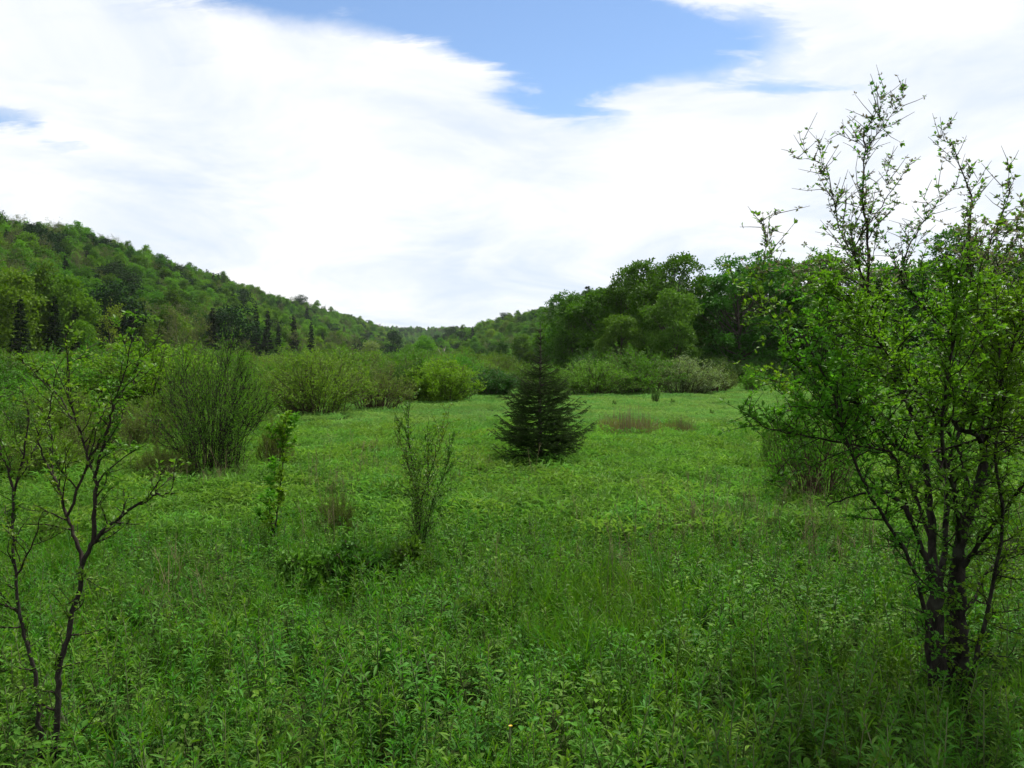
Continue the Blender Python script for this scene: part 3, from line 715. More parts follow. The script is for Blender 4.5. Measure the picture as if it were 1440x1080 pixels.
def bush(px, by, wpx, ty, vr, mt, name, label, group=None, Y=None):
    u, w_ = ray(px, by)
    if Y is None: Y = (EYE - .22) / -w_
    X = u * Y; z0 = gzf(X, Y)
    hh = at(px, ty, Y)[2] - z0; ww = wpx / F * Y
    return put(name, label, 'bush', SHR[vr], (X, Y, z0 - .02), rng.uniform(0, 6.28), (ww / SH_W[vr], ww / SH_W[vr], hh / SH_H[vr]), group, {'foliage': M[mt]} if mt else None)
GB = 'bushes along the meadow edge'
for a in [(442, 580, 175, 501, 1, 'shrub_mid', 'willow_bush', 'wide domed willow bush at the meadow edge right of the twiggy thicket'),
          (528, 574, 120, 520, 3, 'shrub_olive', 'brown_bush', 'low reddish brown twiggy bush between two green bushes at the meadow edge'),
          (575, 562, 60, 515, 4, 'shrub_dark', 'dark_bush', 'small dark leafy bush right of the reddish brown bush'),
          (622, 562, 120, 508, 4, 'shrub_bright', 'green_bush', 'bright green rounded bush at the far meadow edge'),
          (650, 560, 40, 528, 5, 'shrub_dark', 'dark_bush', 'little dark bush tucked beside the bright green rounded bush'),
          (690, 554, 95, 520, 4, 'shrub_dark', 'dark_bush', 'dark leafy bush just left of the lone spruce'),
          (834, 553, 135, 510, 1, 'shrub_mid', 'willow_bush', 'low broad willow bush right of the lone spruce'),
          (832, 551, 60, 498, 2, 'shrub_mid', 'willow_bush', 'taller bush rising behind the low broad willow bush'),
          (898, 551, 130, 488, 0, 'shrub_mid', 'willow_bush', 'tallest willow bush at the foot of the wood'),
          (960, 550, 125, 505, 1, 'shrub_pale', 'pale_willow_bush', 'pale greyish willow bush at the foot of the wood'),
          (1003, 549, 70, 514, 3, 'shrub_olive', 'brown_bush', 'small brownish bush at the right end of the willow row'),
          (1060, 548, 40, 515, 5, 'shrub_bright', 'green_bush', 'small bright bush in front of the dark wood left of the apple tree'),
          (1022, 547, 16, 530, 5, 'shrub_mid', 'small_bush', 'tiny round bush before the dark wood'),
          (762, 553, 110, 510, 0, 'shrub_mid', 'willow_bush', 'willow bush hidden behind the lone spruce'),
          (150, 605, 150, 560, 3, 'shrub_olive', 'brown_bush', 'low brown twiggy bush behind the small forked tree'),
          (40, 612, 130, 545, 0, 'shrub_mid', 'willow_bush', 'grey-green bush at the left picture edge behind the meadow'),
          (85, 618, 120, 552, 1, 'shrub_mid', 'willow_bush', 'rounded willow bush behind the crown of the forked tree'),
          (232, 612, 110, 545, 0, 'shrub_mid', 'willow_bush', 'green bush directly left behind the big twiggy bush'),
          (130, 650, 110, 590, 3, 'shrub_olive', 'brown_bush', 'low brownish bush between the forked tree and the big twiggy bush'),
          (60, 668, 110, 600, 2, 'shrub_mid', 'willow_bush', 'green bush between the two thin foreground stems'),
          (-20, 665, 120, 585, 1, 'shrub_mid', 'willow_bush', 'broad bush cut off by the left picture edge'),
          (232, 668, 80, 622, 3, 'shrub_olive', 'brown_bush', 'small brownish bush at the left foot of the big twiggy bush'),
          (345, 600, 90, 535, 1, 'shrub_mid', 'willow_bush', 'willow bush directly right behind the big twiggy bush'),
          (10, 640, 90, 560, 2, 'shrub_dark', 'dark_bush', 'dark bush at the left picture edge nearer than the grey-green one'),
          (195, 628, 90, 572, 3, 'shrub_olive', 'brown_bush', 'brown low bush left of the big twiggy bush'),
          (388, 652, 52, 588, 3, 'shrub_olive', 'twiggy_bush', 'small upright nearly bare bush right of the big twiggy bush'),
          (112, 640, 70, 588, 5, 'shrub_mid', 'small_bush', 'small green bush seen through the forked tree'),
          (475, 738, 60, 690, 3, 'shrub_olive', 'twiggy_bush', 'thin brownish bush between the two slim saplings'),
          (1150, 700, 150, 560, 3, 'shrub_mid', 'twiggy_bush', 'thin twiggy bush under the long left apple branch'),
          (1105, 660, 70, 570, 3, 'shrub_mid', 'twiggy_bush', 'slender twiggy bush at the left tip of the apple tree'),
          (848, 752 - 10, 14, 710, 5, 'reddish', 'small_bush', 'tiny reddish seedling in the open meadow')]:
    if 'tiny reddish' in a[-1]: continue
    bush(*a, group=GB)
# dark undergrowth bushes at the foot of the wood
r4 = np.random.default_rng(88)
for i in range(34):
    X = r4.uniform(8, 66); Y = r4.uniform(77, 90) - .12 * max(0, X - 20)
    s = r4.uniform(.9, 1.6)
    put('wood_edge_bush', 'dark leafy bush in the shade at the foot of the wood', 'bush', SHR[4], (X, Y, gzf(X, Y)), r4.uniform(0, 6), (s * 1.2, s * 1.2, s), 'bushes at the foot of the wood', {'foliage': M['shrub_dark']})
# the thicket between the meadow and the left hill
cand = []
r2 = np.random.default_rng(77)
edge_y = np.array([20, 24, 35, 41, 58, 64, 120, 200]); edge_x = np.array([-17, -16, -10.5, -6.5, -2.5, -1, 2, -5])
for _ in range(9000):
    Y = r2.uniform(27, 190); X = r2.uniform(-75, 4)
    e = np.interp(Y, edge_y, edge_x) - 1.4
    if X > e - .5 or 720 + X / Y * F < -70: continue
    d = 2.0 + Y * 0.022
    if all(math.hypot(X - c[0], Y - c[1]) > d for c in cand): cand.append((X, Y))
    if len(cand) >= 300: break
TL = ['twiggy green willow bush in the thicket below the left hill', 'wide twiggy willow bush in the thicket below the left hill', 'upright willow bush in the thicket below the left hill',
      'low brownish twiggy bush in the thicket below the left hill', 'dense bright green bush in the thicket below the left hill', 'small low bush in the thicket below the left hill']
for X, Y in cand:
    vr = int(r2.choice(6, p=[.22, .20, .15, .13, .20, .10])); s = r2.uniform(.8, 1.25) * (1 + min(.35, max(0, Y - 60) / 250))
    mt = {0: None, 1: None, 2: None, 3: 'shrub_olive', 4: r2.choice(['shrub_bright', 'shrub_dark', 'shrub_bright']), 5: None}[vr]
    if vr < 3 and r2.random() < .16: mt = 'shrub_pale' if r2.random() < .3 else 'shrub_olive'
    put('thicket_bush', TL[vr], 'bush', SHR[vr], (X, Y, gzf(X, Y) - .02), r2.uniform(0, 6.28), (s * r2.uniform(1.0, 1.4),) * 2 + (s,), 'thicket bushes ' + TL[vr].split(' in ')[0], {'foliage': M[mt]} if mt else None)
# small trees on the valley floor
for px, ty, Y, vr, kl, label, mt in [
        (522, 477, 150, 4, 0, 'lone pale green little tree standing above the thicket', 'shrub_pale'),
        (596, 470, 210, 2, 0, 'rounded tree on the valley floor left of the dead snag', None),
        (655, 486, 180, 4, 0, 'rounded low tree on the valley floor right of the dead snag', None),
        (706, 476, 190, 1, 0, 'dark oval tree on the valley floor left of the lone spruce', 'shrub_dark'),
        (735, 470, 200, 0, 0, 'leafy tree behind the top left side of the lone spruce', None),
        (770, 455, 170, 2, 0, 'leafy tree behind the tip of the lone spruce', None),
        (680, 496, 150, 2, 0, 'wide low tree on the valley floor behind the dark bush', None),
        (575, 482, 230, 4, 0, 'small tree at the end of the left hill foot', None),
        (745, 492, 130, 4, 0, 'small round tree close behind the lone spruce', None),
        (640, 495, 165, 1, 1, 'grey thin tree right beside the dead snag', None),
        (610, 490, 165, 0, 1, 'brownish thin tree left beside the dead snag', None),
        (790, 445, 130, 2, 0, 'fresh green tree between the lone spruce and the wood', None)]:
    p = at(px, ty, Y); z0 = gzf(p[0], Y); parts = KINDS[kl][0][vr]; h0 = max(v.co.z for v in parts[1][1].vertices); s = (p[2] - z0) / h0
    put('valley_tree', label, 'tree', parts, (p[0], Y, z0), rng.uniform(0, 6), s, 'small trees on the valley floor', {'crown': M[mt]} if mt else None)
# dead snag
p = at(624, 490, 140); z0 = gzf(p[0], 140); h = p[2] - z0
sm = MB(); tube(sm, smooth_path([[0, 0, -.3], [.1, 0, h * .5], [.0, .1, h]], 3), np.linspace(.22, .08, 7), 6)
tw = MB()
for a, z, l in ((0.3, .6, 1.6), (2.6, .72, 1.3), (4.4, .8, 1.1), (1.4, .88, 1.0)):
    b = np.array([.05, .05, h * z]); tube(tw, [b, b + np.array([cos(a), sin(a), .7]) * l * .5, b + np.array([cos(a), sin(a), 1.0]) * l], [.07, .05, .02], 5)
put('dead_snag', 'pale dead tree trunk standing in the valley behind the bright green bush', 'tree', [('trunk', sm.mesh('trunk', M['pale_bark'], True)), ('branches', tw.mesh('branches', M['pale_bark'], True))], (p[0], 140, z0))

# ------------------------------------------------------------------ the lone spruce
def lone_spruce():
    r = np.random.default_rng(41); H = 2.98; tb = MB(); bb = MB(); P = []; D = []; LL = []
    tube(tb, [[0, 0, -.1], [.01, 0, .5], [0, .01, 1.4], [.015, 0, 2.3], [.01, 0, H]], [.055, .045, .032, .016, .005], 8)
    z = .30; lev = 0
    while z < H - .12:
        t = z / H
        r0 = np.interp(t, [0.05, .10, .16, .30, .48, .60, .68, .77, .9, 1], [.75, 1.02, 1.04, .92, .66, .42, .27, .15, .09, .04])
        nb = 9 if t < .6 else (7 if t < .75 else 5)
        a0 = r.uniform(0, 6.28)
        for b in range(nb):
            a = a0 + b * 2 * pi / nb + r.normal(0, .22); ln = r0 * r.uniform(.55, 1.12)
            if t < .16 and r.random() < .25: continue
            rise = np.interp(t, [0, .3, .7, 1], [-.03, .05, .45, 1.2])
            o = np.array([cos(a), sin(a), 0]); s = np.array([0, 0, z + r.normal(0, .03)])
            us = np.linspace(0, 1, 6)
            q = np.array([s + o * ln * u + np.array([0, 0, ln * (rise * u * .7 - .28 * u * (1 - u) * (1 if t < .6 else 0) + .22 * u ** 3)]) for u in us]) + r.normal(0, .008, (6, 3)) * us[:, None]
            tube(bb, q, np.linspace(.010, .003, 6), 4)
            nsub = max(3, int(ln / .042)); sub = [(q[0] + (q[-1] - q[0]) * 0, 0)]
            side = np.array([-sin(a), cos(a), 0])
            segs = [(q[k], q[k + 1]) for k in range(1, 5)]
            for k in range(nsub):
                u = r.uniform(.15, 1); c = np.array([np.interp(u, us, q[:, j]) for j in range(3)]); sg = 1 if k % 2 else -1
                l2 = min(.30, ln * .42) * (1.12 - u) * r.uniform(.7, 1.2) + .04
                d = unit(side * sg * .9 + o * .8 + np.array([0, 0, r.normal(.02, .22)]))
                e = c + d * l2 - np.array([0, 0, .18 * l2 * r.random()])
                tube(bb, [c, e], [.0035, .0015], 3); segs.append((c, e))
                if l2 > .13:
                    for _ in range(2):
                        f = c + (e - c) * r.uniform(.35, .8); d2 = unit(d + side * r.normal(0, .9) + o * .2); g = f + d2 * l2 * .42; segs.append((f, g))
            for c, e in segs:
                l3 = np.linalg.norm(e - c); n = max(4, int(l3 / .0034)); v = r.random((n, 1)); ax = unit(e - c)
                P.append(c + (e - c) * v); D.append(ax * .55 + unit(r.normal(0, 1, (n, 3))) * .8); LL.append(np.full(n, .022) * r.uniform(.75, 1.4, n))
        z += np.interp(t, [0, .5, .8, 1], [.085, .105, .13, .16]) * r.uniform(.8, 1.2); lev += 1
    n = 60; v = r.random((n, 1)); P.append(np.array([.01, 0, H - .35]) + np.array([0, 0, .37]) * v); D.append(unit(r.normal(0, 1, (n, 3))) + np.array([0, 0, .6])); LL.append(np.full(n, .028))
    P = np.concatenate(P); D = np.concatenate(D); LL = np.concatenate(LL)
    nb = MB(); leaves(nb, P, D, LL, LL * .22, r, .1, 0.2)
    Y = 15.8; p = at(759, 648, Y)
    put('spruce_tree', 'lone dark young spruce standing in the open meadow', 'tree', [('trunk', tb.mesh('trunk', M['bark'], True)), ('boughs', bb.mesh('boughs', M['twig'], True)), ('needles', nb.mesh('needles', M['needle']))], (p[0], Y, gzf(p[0], Y)), 0.3, (1.06, 1.06, .96))
lone_spruce()

# ------------------------------------------------------------------ trees near the camera, limb by limb
def near_tree(name, label, D0, base, limbs, leafmat, seed, sec_gap=.09, sec_len=(.22, .55), ter_gap=.085, ter_len=(.07, .18), leaf=(.030, .048), ros=.045, per=5, sec_from=.25, thin=None, group=None, spread=.8, rise=.35, barks=('apple_bark', 'twig'), back=None):
    """limbs: [(part name, [(px, py, dy)...], r0, r1)] at depth D0 + dy; side branches, twigs and leaf rosettes grow from them"""
    r = np.random.default_rng(seed)
    org = np.array([base[0], base[1], base[2]])
    root = thing(name, label, 'tree', tuple(org), 0, 1, group)
    twm = MB(); P = []; Dd = []; LL = []
    cen = None; allp = []
    paths = []
    for pn, pp, r0, r1 in limbs:
        w = np.array([at(px, py, D0 + dy) for px, py, dy in pp]) - org
        q = smooth_path(w, 4); n = len(q)
        q[1:-1] += r.normal(0, .004, (n - 2, 3))
        R = r0 + (r1 - r0) * np.linspace(0, 1, n) ** .8
        mb = MB(); tube(mb, q, R, 9 if r0 > .03 else 6, 0, .07 if r0 > .02 else .04, r)
        lo = link(pn, mb.mesh(pn, M[barks[0] if r0 > .012 else barks[1]], True), root)
        paths.append((q, R, lo)); allp.append(q)
    cen = np.concatenate(allp).mean(0)
    def rosettes(a, b, d, den):
        l = np.linalg.norm(b - a); n = max(1, int(r.poisson(l / ros * den)))
        for _ in range(n):
            c = a + (b - a) * r.uniform(.1, 1.05); k = r.integers(max(2, per - 2), per + 2)
            u = unit(r.normal(0, 1, (k, 3))); u[:, 2] = u[:, 2] * .7 + .25
            P.append(np.repeat(c[None], k, 0) + u * .004); Dd.append(u + d * .55); LL.append(r.uniform(leaf[0], leaf[1], k))
    for q, R, lo in paths:
        twm = MB(); P.clear(); Dd.clear(); LL.clear()
        seg = np.linalg.norm(np.diff(q, axis=0), axis=1); cum = np.concatenate([[0], np.cumsum(seg)]); Lt = cum[-1]
        T = unit(np.gradient(q, axis=0)); s = Lt * sec_from * (1 if R[0] > .02 else .3)
        while s < Lt:
            c = np.array([np.interp(s, cum, q[:, j]) for j in range(3)]); t = np.array([np.interp(s, cum, T[:, j]) for j in range(3)]); rad = np.interp(s, cum, R)
            den = 1.0 if thin is None else thin(c + org)
            out = c - cen; out[2] *= .3; out = unit(out)
            d = unit(t * .5 + unit(r.normal(0, 1, 3)) * spread + out * .35 + np.array([0, 0, rise]))
            ln = r.uniform(*sec_len) * (1.15 - .55 * s / Lt)
            if den < .6: ln *= .36
            n = 6; pts_ = [c]; dd = d.copy()
            for k in range(n - 1):
                dd = unit(dd + r.normal(0, .16, 3) + np.array([0, 0, .06])); pts_.append(pts_[-1] + dd * ln / (n - 1))
            pts_ = np.array(pts_); ra = min(rad * .6, .0075 * (ln / .4) + .002)
            tube(twm, pts_, np.linspace(ra, .0015, n), 4)
            for k in range(1, n - 1): rosettes(pts_[k], pts_[k + 1], dd, den * .8)
            u = ter_gap * r.uniform(.6, 1.2)
            while u < ln:
                e0 = np.array([np.interp(u / ln * (n - 1), np.arange(n), pts_[:, j]) for j in range(3)])
                d3 = unit(dd * .6 + unit(r.normal(0, 1, 3)) * .9 + np.array([0, 0, .25])); l3 = r.uniform(*ter_len)
                e1 = e0 + d3 * l3; tube(twm, [e0, (e0 + e1) / 2 + r.normal(0, .004, 3), e1], [.0026, .002, .0012], 3)
                rosettes(e0, e1, d3, den)
                u += ter_gap * r.uniform(.7, 1.4)
            s += sec_gap * r.uniform(.6, 1.4)
        # spurs on the thin outer limb itself
        k0 = np.searchsorted(R[::-1], .010); k0 = len(q) - k0
        for k in range(max(1, k0), len(q) - 1):
            rosettes(q[k], q[k + 1], T[k], .8 * (1.0 if thin is None else max(.5, thin(q[k] + org))))
        if twm.n: link('twigs', twm.mesh('twigs', M[barks[1]], True), lo)
        if not P: continue
        Pq = np.concatenate(P); Dq = np.concatenate(Dd); Lq = np.concatenate(LL)
        if back is not None:
            sel = back(Pq + org, r)
            if sel.sum() < 150: sel[:] = False
            if sel.any():
                mb2 = MB(); leaves(mb2, Pq[sel], Dq[sel], Lq[sel] * .8, Lq[sel] * .42, r, .2, .5); link('buds', mb2.mesh('buds', M['bud']), lo)
            Pq, Dq, Lq = Pq[~sel], Dq[~sel], Lq[~sel]
        if len(Pq): mb = MB(); leaves(mb, Pq, Dq, Lq, Lq * r.uniform(.48, .66, len(Lq)), r, .22, .7); link('leaves', mb.mesh('leaves', M[leafmat]), lo)
    return root

D0 = 4.8; b = at(1335, 925, D0)
APPLE = [('trunk', [(1322, 1012, 0), (1320, 950, 0), (1317, 885, 0), (1317, 824, -.02), (1310, 800, -.05)], .050, .040),
         ('trunk', [(1347, 1012, .05), (1350, 950, .05), (1349, 885, .05), (1349, 832, .05), (1349, 755, .05), (1370, 704, 0), (1383, 653, -.05)], .056, .025),
         ('limb', [(1312, 806, -.04), (1298, 775, -.08), (1277, 721, -.15), (1257, 700, -.2), (1236, 690, -.25), (1200, 697, -.3), (1163, 712, -.35)], 0.0217, 0.0034),
         ('limb', [(1313, 815, -.02), (1309, 730, .1), (1304, 680, .15), (1299, 640, .2), (1288, 595, .25), (1264, 538, .3), (1245, 487, .3), (1228, 440, .3), (1221, 405, .3)], 0.0256, 0.0095),
         ('limb', [(1221, 405, .3), (1220, 324, .28), (1212, 283, .25), (1216, 230, .25), (1216, 189, .25), (1232, 160, .25), (1244, 141, .25)], 0.0077, 0.0015),
         ('limb', [(1222, 412, .3), (1198, 355, .2), (1180, 320, .2), (1167, 254, .2), (1155, 230, .2), (1126, 224, .2)], 0.0057, 0.0014),
         ('limb', [(1200, 350, .25), (1222, 315, .2), (1244, 283, .2), (1268, 250, .15), (1278, 236, .15)], 0.0045, 0.0014),
         ('limb', [(1216, 215, .25), (1240, 180, .22), (1258, 155, .22), (1270, 134, .22)], 0.0032, 0.0010),
         ('limb', [(1299, 640, .2), (1283, 642, .1), (1255, 623, -.05), (1211, 574, -.2), (1166, 553, -.3), (1140, 534, -.35), (1118, 500, -.38)], 0.0166, 0.0048),
         ('limb', [(1118, 500, -.38), (1090, 450, -.4), (1068, 421, -.4), (1077, 348, -.4), (1081, 297, -.4)], 0.0039, 0.0010),
         ('limb', [(1277, 721, -.15), (1264, 670, -.2), (1252, 636, -.28), (1183, 623, -.4), (1130, 612, -.5), (1085, 604, -.6), (1062, 590, -.6), (1047, 583, -.6)], 0.0096, 0.0017),
         ('limb', [(1383, 653, -.05), (1379, 619, -.1), (1349, 602, -.2), (1311, 568, -.3), (1272, 535, -.4), (1238, 480, -.45), (1205, 440, -.5), (1160, 410, -.5)], 0.0192, 0.0027),
         ('limb', [(1317, 830, .05), (1326, 790, .2), (1330, 738, .3), (1332, 657, .4), (1353, 593, .5), (1345, 520, .6), (1312, 450, .65), (1262, 388, .6)], 0.0230, 0.0054),
         ('limb', [(1264, 392, .6), (1281, 340, .5), (1300, 312, .5), (1318, 287, .5), (1334, 272, .5)], 0.0051, 0.0014),
         ('limb', [(1383, 653, -.05), (1380, 560, .1), (1370, 470, .2), (1361, 364, .3), (1363, 315, .3), (1367, 283, .3), (1355, 250, .3), (1342, 214, .3), (1326, 185, .3)], 0.0141, 0.0014),
         ('limb', [(1376, 520, .15), (1386, 450, .0), (1391, 348, -.1), (1405, 315, -.1), (1428, 248, -.1)], 0.0071, 0.0014),
         ('limb', [(1362, 725, .02), (1396, 651, .15), (1440, 619, .3), (1490, 560, .4), (1525, 470, .5), (1535, 370, .5)], 0.0179, 0.0027),
         ('limb', [(1350, 800, .05), (1376, 765, -.1), (1426, 700, -.3), (1470, 640, -.5), (1520, 585, -.6), (1550, 500, -.6)], 0.0166, 0.0027),
         ('limb', [(1352, 862, .05), (1368, 845, .1), (1392, 798, .25), (1440, 772, .5), (1500, 720, .8), (1540, 640, .9)], 0.0141, 0.0027),
         ('limb', [(1349, 760, .0), (1345, 700, -.4), (1325, 630, -.75), (1330, 540, -.9), (1350, 450, -.95), (1345, 390, -.95)], 0.0166, 0.0027),
         ('limb', [(1330, 738, .3), (1330, 680, .75), (1300, 600, 1.1), (1270, 520, 1.3), (1215, 470, 1.4), (1150, 440, 1.4)], 0.0166, 0.0027),
         ('limb', [(1355, 740, .1), (1375, 690, .7), (1400, 600, 1.1), (1420, 500, 1.3), (1425, 410, 1.3)], 0.0166, 0.0027),
         ('limb', [(1309, 760, .05), (1270, 660, .4), (1215, 620, .7), (1150, 590, .8), (1105, 545, .8)], 0.0115, 0.0020),
         ('limb', [(1383, 640, -.05), (1400, 560, -.4), (1430, 470, -.55), (1455, 400, -.6), (1460, 340, -.6)], 0.0115, 0.0020),
         ('limb', [(1312, 1008, -.06), (1306, 930, -.12), (1300, 850, -.2), (1270, 770, -.35), (1225, 700, -.5), (1190, 620, -.6), (1165, 540, -.65), (1130, 470, -.65)], .0170, .0030),
         ('limb', [(1338, 1008, .12), (1336, 900, .2), (1340, 790, .3), (1362, 690, .45), (1330, 600, .6), (1240, 520, .7), (1180, 450, .75), (1140, 400, .75)], .0200, .0030),
         ('limb', [(1360, 1008, .0), (1372, 930, -.1), (1392, 840, -.2), (1410, 740, -.35), (1400, 640, -.5), (1410, 540, -.6), (1395, 440, -.6)], .0170, .0030)]
ztop = at(1300, 372, D0)[2]; zlow = at(1300, 660, D0)[2]; zmid = at(1300, 570, D0)[2]; xwhip = at(1105, 500, D0)[0]
def apple_thin(p):
    if p[2] > ztop: return .24
    if p[0] < xwhip: return .4
    return float(np.interp(p[2], [zlow, zmid], [.35, 1.15]))
def apple_back(P, r): return (P[:, 2] > ztop - .1) & (r.random(len(P)) < .6)
near_tree('apple_tree', 'many-stemmed old apple tree with fresh small leaves, foreground right', D0, (b[0], D0, gzf(b[0], D0)), APPLE, 'apple_leaf', 61, sec_gap=.043, sec_len=(.24, .62), ter_gap=.050, ter_len=(.07, .21), ros=.028, per=4, leaf=(.018, .035), spread=.95, thin=apple_thin, back=apple_back)

D1 = 4.0; b = at(83, 1004, D1)
near_tree('forked_tree', 'thin dark forked young tree in the foreground, with small sparse leaves', D1, (b[0], D1, gzf(b[0], D1)),
    [('trunk', [(72, 1108, 0), (78, 1040, 0), (82, 985, 0), (83, 941, 0), (95, 895, .02), (111, 830, .03), (116, 793, .03)], .016, .012),
     ('limb', [(116, 793, .03), (134, 760, 0), (157, 737, -.03), (204, 703, -.1), (228, 695, -.12), (250, 693, -.15)], .014, .003),
     ('limb', [(116, 796, .03), (108, 760, .08), (93, 723, .12), (79, 677, .15), (60, 640, .2), (50, 600, .2)], .012, .003),
     ('limb', [(131, 764, .0), (134, 715, .02), (134, 672, .02), (139, 649, .0), (148, 613, -.02), (158, 575, -.05), (167, 547, -.06), (181, 502, -.08), (185, 462, -.08)], .012, .002),
     ('limb', [(95, 725, .12), (120, 659, .12), (140, 620, .14), (150, 590, .14), (190, 520, .2), (212, 490, .2)], .008, .002),
     ('limb', [(134, 672, .02), (122, 640, .1), (112, 606, .12), (100, 569, .12), (96, 510, .15), (92, 470, .15)], .008, .002),
     ('limb', [(112, 606, .12), (85, 560, .2), (60, 530, .25), (40, 515, .25)], .005, .002),
     ('limb', [(79, 677, .15), (70, 620, .3), (72, 560, .35), (80, 520, .35)], .006, .002)],
    'sap_leaf', 62, sec_gap=.07, sec_len=(.12, .32), ter_gap=.07, ter_len=(.04, .11), leaf=(.017, .032), sec_from=.5, ros=.034, per=4, thin=lambda p: 1.0, spread=.75)
b = at(52, 1000, 4.05)
near_tree('slender_tree', 'slender crooked stem left of the forked tree, cut by the picture edge', 4.05, (b[0], 4.05, gzf(b[0], 4.05)),
    [('trunk', [(58, 1100, 0), (55, 1030, 0), (52, 980, 0), (42, 918, 0), (28, 867, 0), (21, 807, 0), (18, 742, .03), (19, 686, .05)], .013, .006),
     ('limb', [(26, 862, 0), (10, 852, -.05), (-15, 848, -.1), (-40, 830, -.1)], .009, .003),
     ('limb', [(19, 690, .05), (8, 650, .05), (-8, 610, .08), (-15, 560, .1)], .007, .002),
     ('limb', [(19, 700, .05), (32, 640, .05), (40, 590, .08), (38, 560, .1)], .007, .002),
     ('limb', [(22, 810, 0), (45, 770, -.08), (60, 720, -.12)], .006, .002)],
    'sap_leaf', 63, sec_gap=.09, sec_len=(.12, .30), ter_gap=.08, ter_len=(.04, .11), leaf=(.017, .030), sec_from=.5, ros=.036, per=4, thin=lambda p: .9, spread=.75)
D2 = 8.1; b = at(592, 764, D2)
near_tree('slim_sapling', 'slim dark sapling fanning upward in the middle of the meadow', D2, (b[0], D2, gzf(b[0], D2)),
    [('trunk', [(592, 806, 0), (591, 770, 0), (590, 740, 0), (588, 712, 0), (582, 665, 0), (575, 620, 0), (573, 572, 0)], 0.0128, 0.0024),
     ('limb', [(589, 720, 0), (600, 680, -.1), (615, 635, -.15), (629, 598, -.15)], 0.0067, 0.0016),
     ('limb', [(595, 806, .03), (597, 764, .03), (606, 715, .1), (625, 665, .15), (637, 618, .2)], 0.0075, 0.0016),
     ('limb', [(585, 690, 0), (572, 650, .15), (562, 615, .2), (560, 595, .2)], 0.0053, 0.0016),
     ('limb', [(590, 806, -.03), (589, 755, -.05), (585, 715, -.2), (592, 665, -.3), (603, 615, -.3)], 0.0060, 0.0016),
     ('limb', [(593, 806, .03), (594, 760, .03), (600, 720, .25), (602, 670, .3), (598, 610, .3)], 0.0060, 0.0016)],
    'sap_leaf', 64, sec_gap=.055, sec_len=(.18, .42), ter_gap=.07, ter_len=(.06, .15), leaf=(.018, .032), ros=.045, per=4, thin=lambda p: 1.0, spread=.5, rise=.7)
D3 = 8.8; b = at(388, 745, D3)
near_tree('leafy_sapling', 'short sapling with bright green leaf tufts left of the slim dark sapling', D3, (b[0], D3, gzf(b[0], D3)),
    [('trunk', [(386, 784, 0), (387, 750, 0), (390, 720, 0), (396, 670, 0), (398, 625, 0), (402, 588, 0)], .014, .004),
     ('limb', [(384, 784, .05), (383, 750, .05), (380, 715, .1), (384, 680, .15), (388, 650, .15)], .008, .002),
     ('limb', [(398, 640, 0), (388, 620, -.1), (376, 612, -.15)], .006, .002),
     ('limb', [(398, 630, 0), (406, 610, .1), (414, 600, .15)], .006, .002)],
    'bright_leaf', 65, sec_gap=.09, sec_len=(.10, .24), ter_gap=.08, ter_len=(.05, .10), leaf=(.04, .07), ros=.06, per=5, spread=.8)
# the big twiggy bush at mid left
tb1 = shrub(321, 2.5, 3.6, 95, 18, 8.5, 0.052, M['shrub_mid'], M['twig'], bare=0.12, r0=0.013)
p = at(296, 662, 14.2); s = (at(296, 497, 14.2)[2] - gzf(p[0], 14.2)) / 2.5
put('twiggy_bush', 'big dark-stemmed twiggy bush with small pale leaves, left of the meadow', 'bush', tb1, (p[0], 14.2, gzf(p[0], 14.2)), 1.0, (.60, .60, s))
# brambles in front of the saplings
for px, by, wpx, hpx, seed, label in [(500, 796, 100, 26, 331, 'dark low bramble mound in front of the slim sapling'), (425, 800, 60, 18, 332, 'low bramble patch below the short bright sapling'), (572, 792, 50, 16, 333, 'small bramble at the foot of the slim sapling')]:
    u, w_ = ray(px, by); Y = (EYE - .25) / -w_; w = wpx / F * Y; h = hpx / F * Y
    pr = shrub(seed, h + .25, w, 46, 8, 11, .06, M['bramble'], M['willow_twig'], bare=.05, r0=.005)
    put('bramble', label, 'bramble', pr, (u * Y, Y, gzf(u * Y, Y)), 0, 1, 'brambles in the meadow')

# ------------------------------------------------------------------ meadow plants
def goldenrod(seed, simple=False, h=None):
    r = np.random.default_rng(seed); h = h or r.uniform(.28, .50)
    n = int(r.integers(28, 40)); lx, ly = r.normal(0, .06, 2)
    z = np.sort(r.uniform(.12, 1.0, n)); a = np.arange(n) * 2.4 + r.normal(0, .25, n)
    P = np.stack([lx * z, ly * z, z * h], 1)
    el = np.interp(z, [.1, .6, 1], [.15, .55, 1.25]) + r.normal(0, .15, n)
    Dv = np.stack([np.cos(a) * np.cos(el), np.sin(a) * np.cos(el), np.sin(el)], 1)
    L_ = np.interp(z, [.1, .45, .85, 1], [.06, .092, .075, .04]) * r.uniform(.8, 1.2, n)
    lf = MB(); long_leaves(lf, P, Dv, L_, L_ * r.uniform(.14, .19, n), np.interp(z, [0, 1], [.55, .25]) * r.uniform(.5, 1.4, n), r)
    st = MB(); tube(st, [[0, 0, -.03], [lx * .5, ly * .5, h * .5], [lx, ly, h]], [.004, .0035, .002], 4)
    return [('stem', st.mesh('stem', M['plant_stem'])), ('leaves', lf.mesh('leaves', M['goldenrod']))]
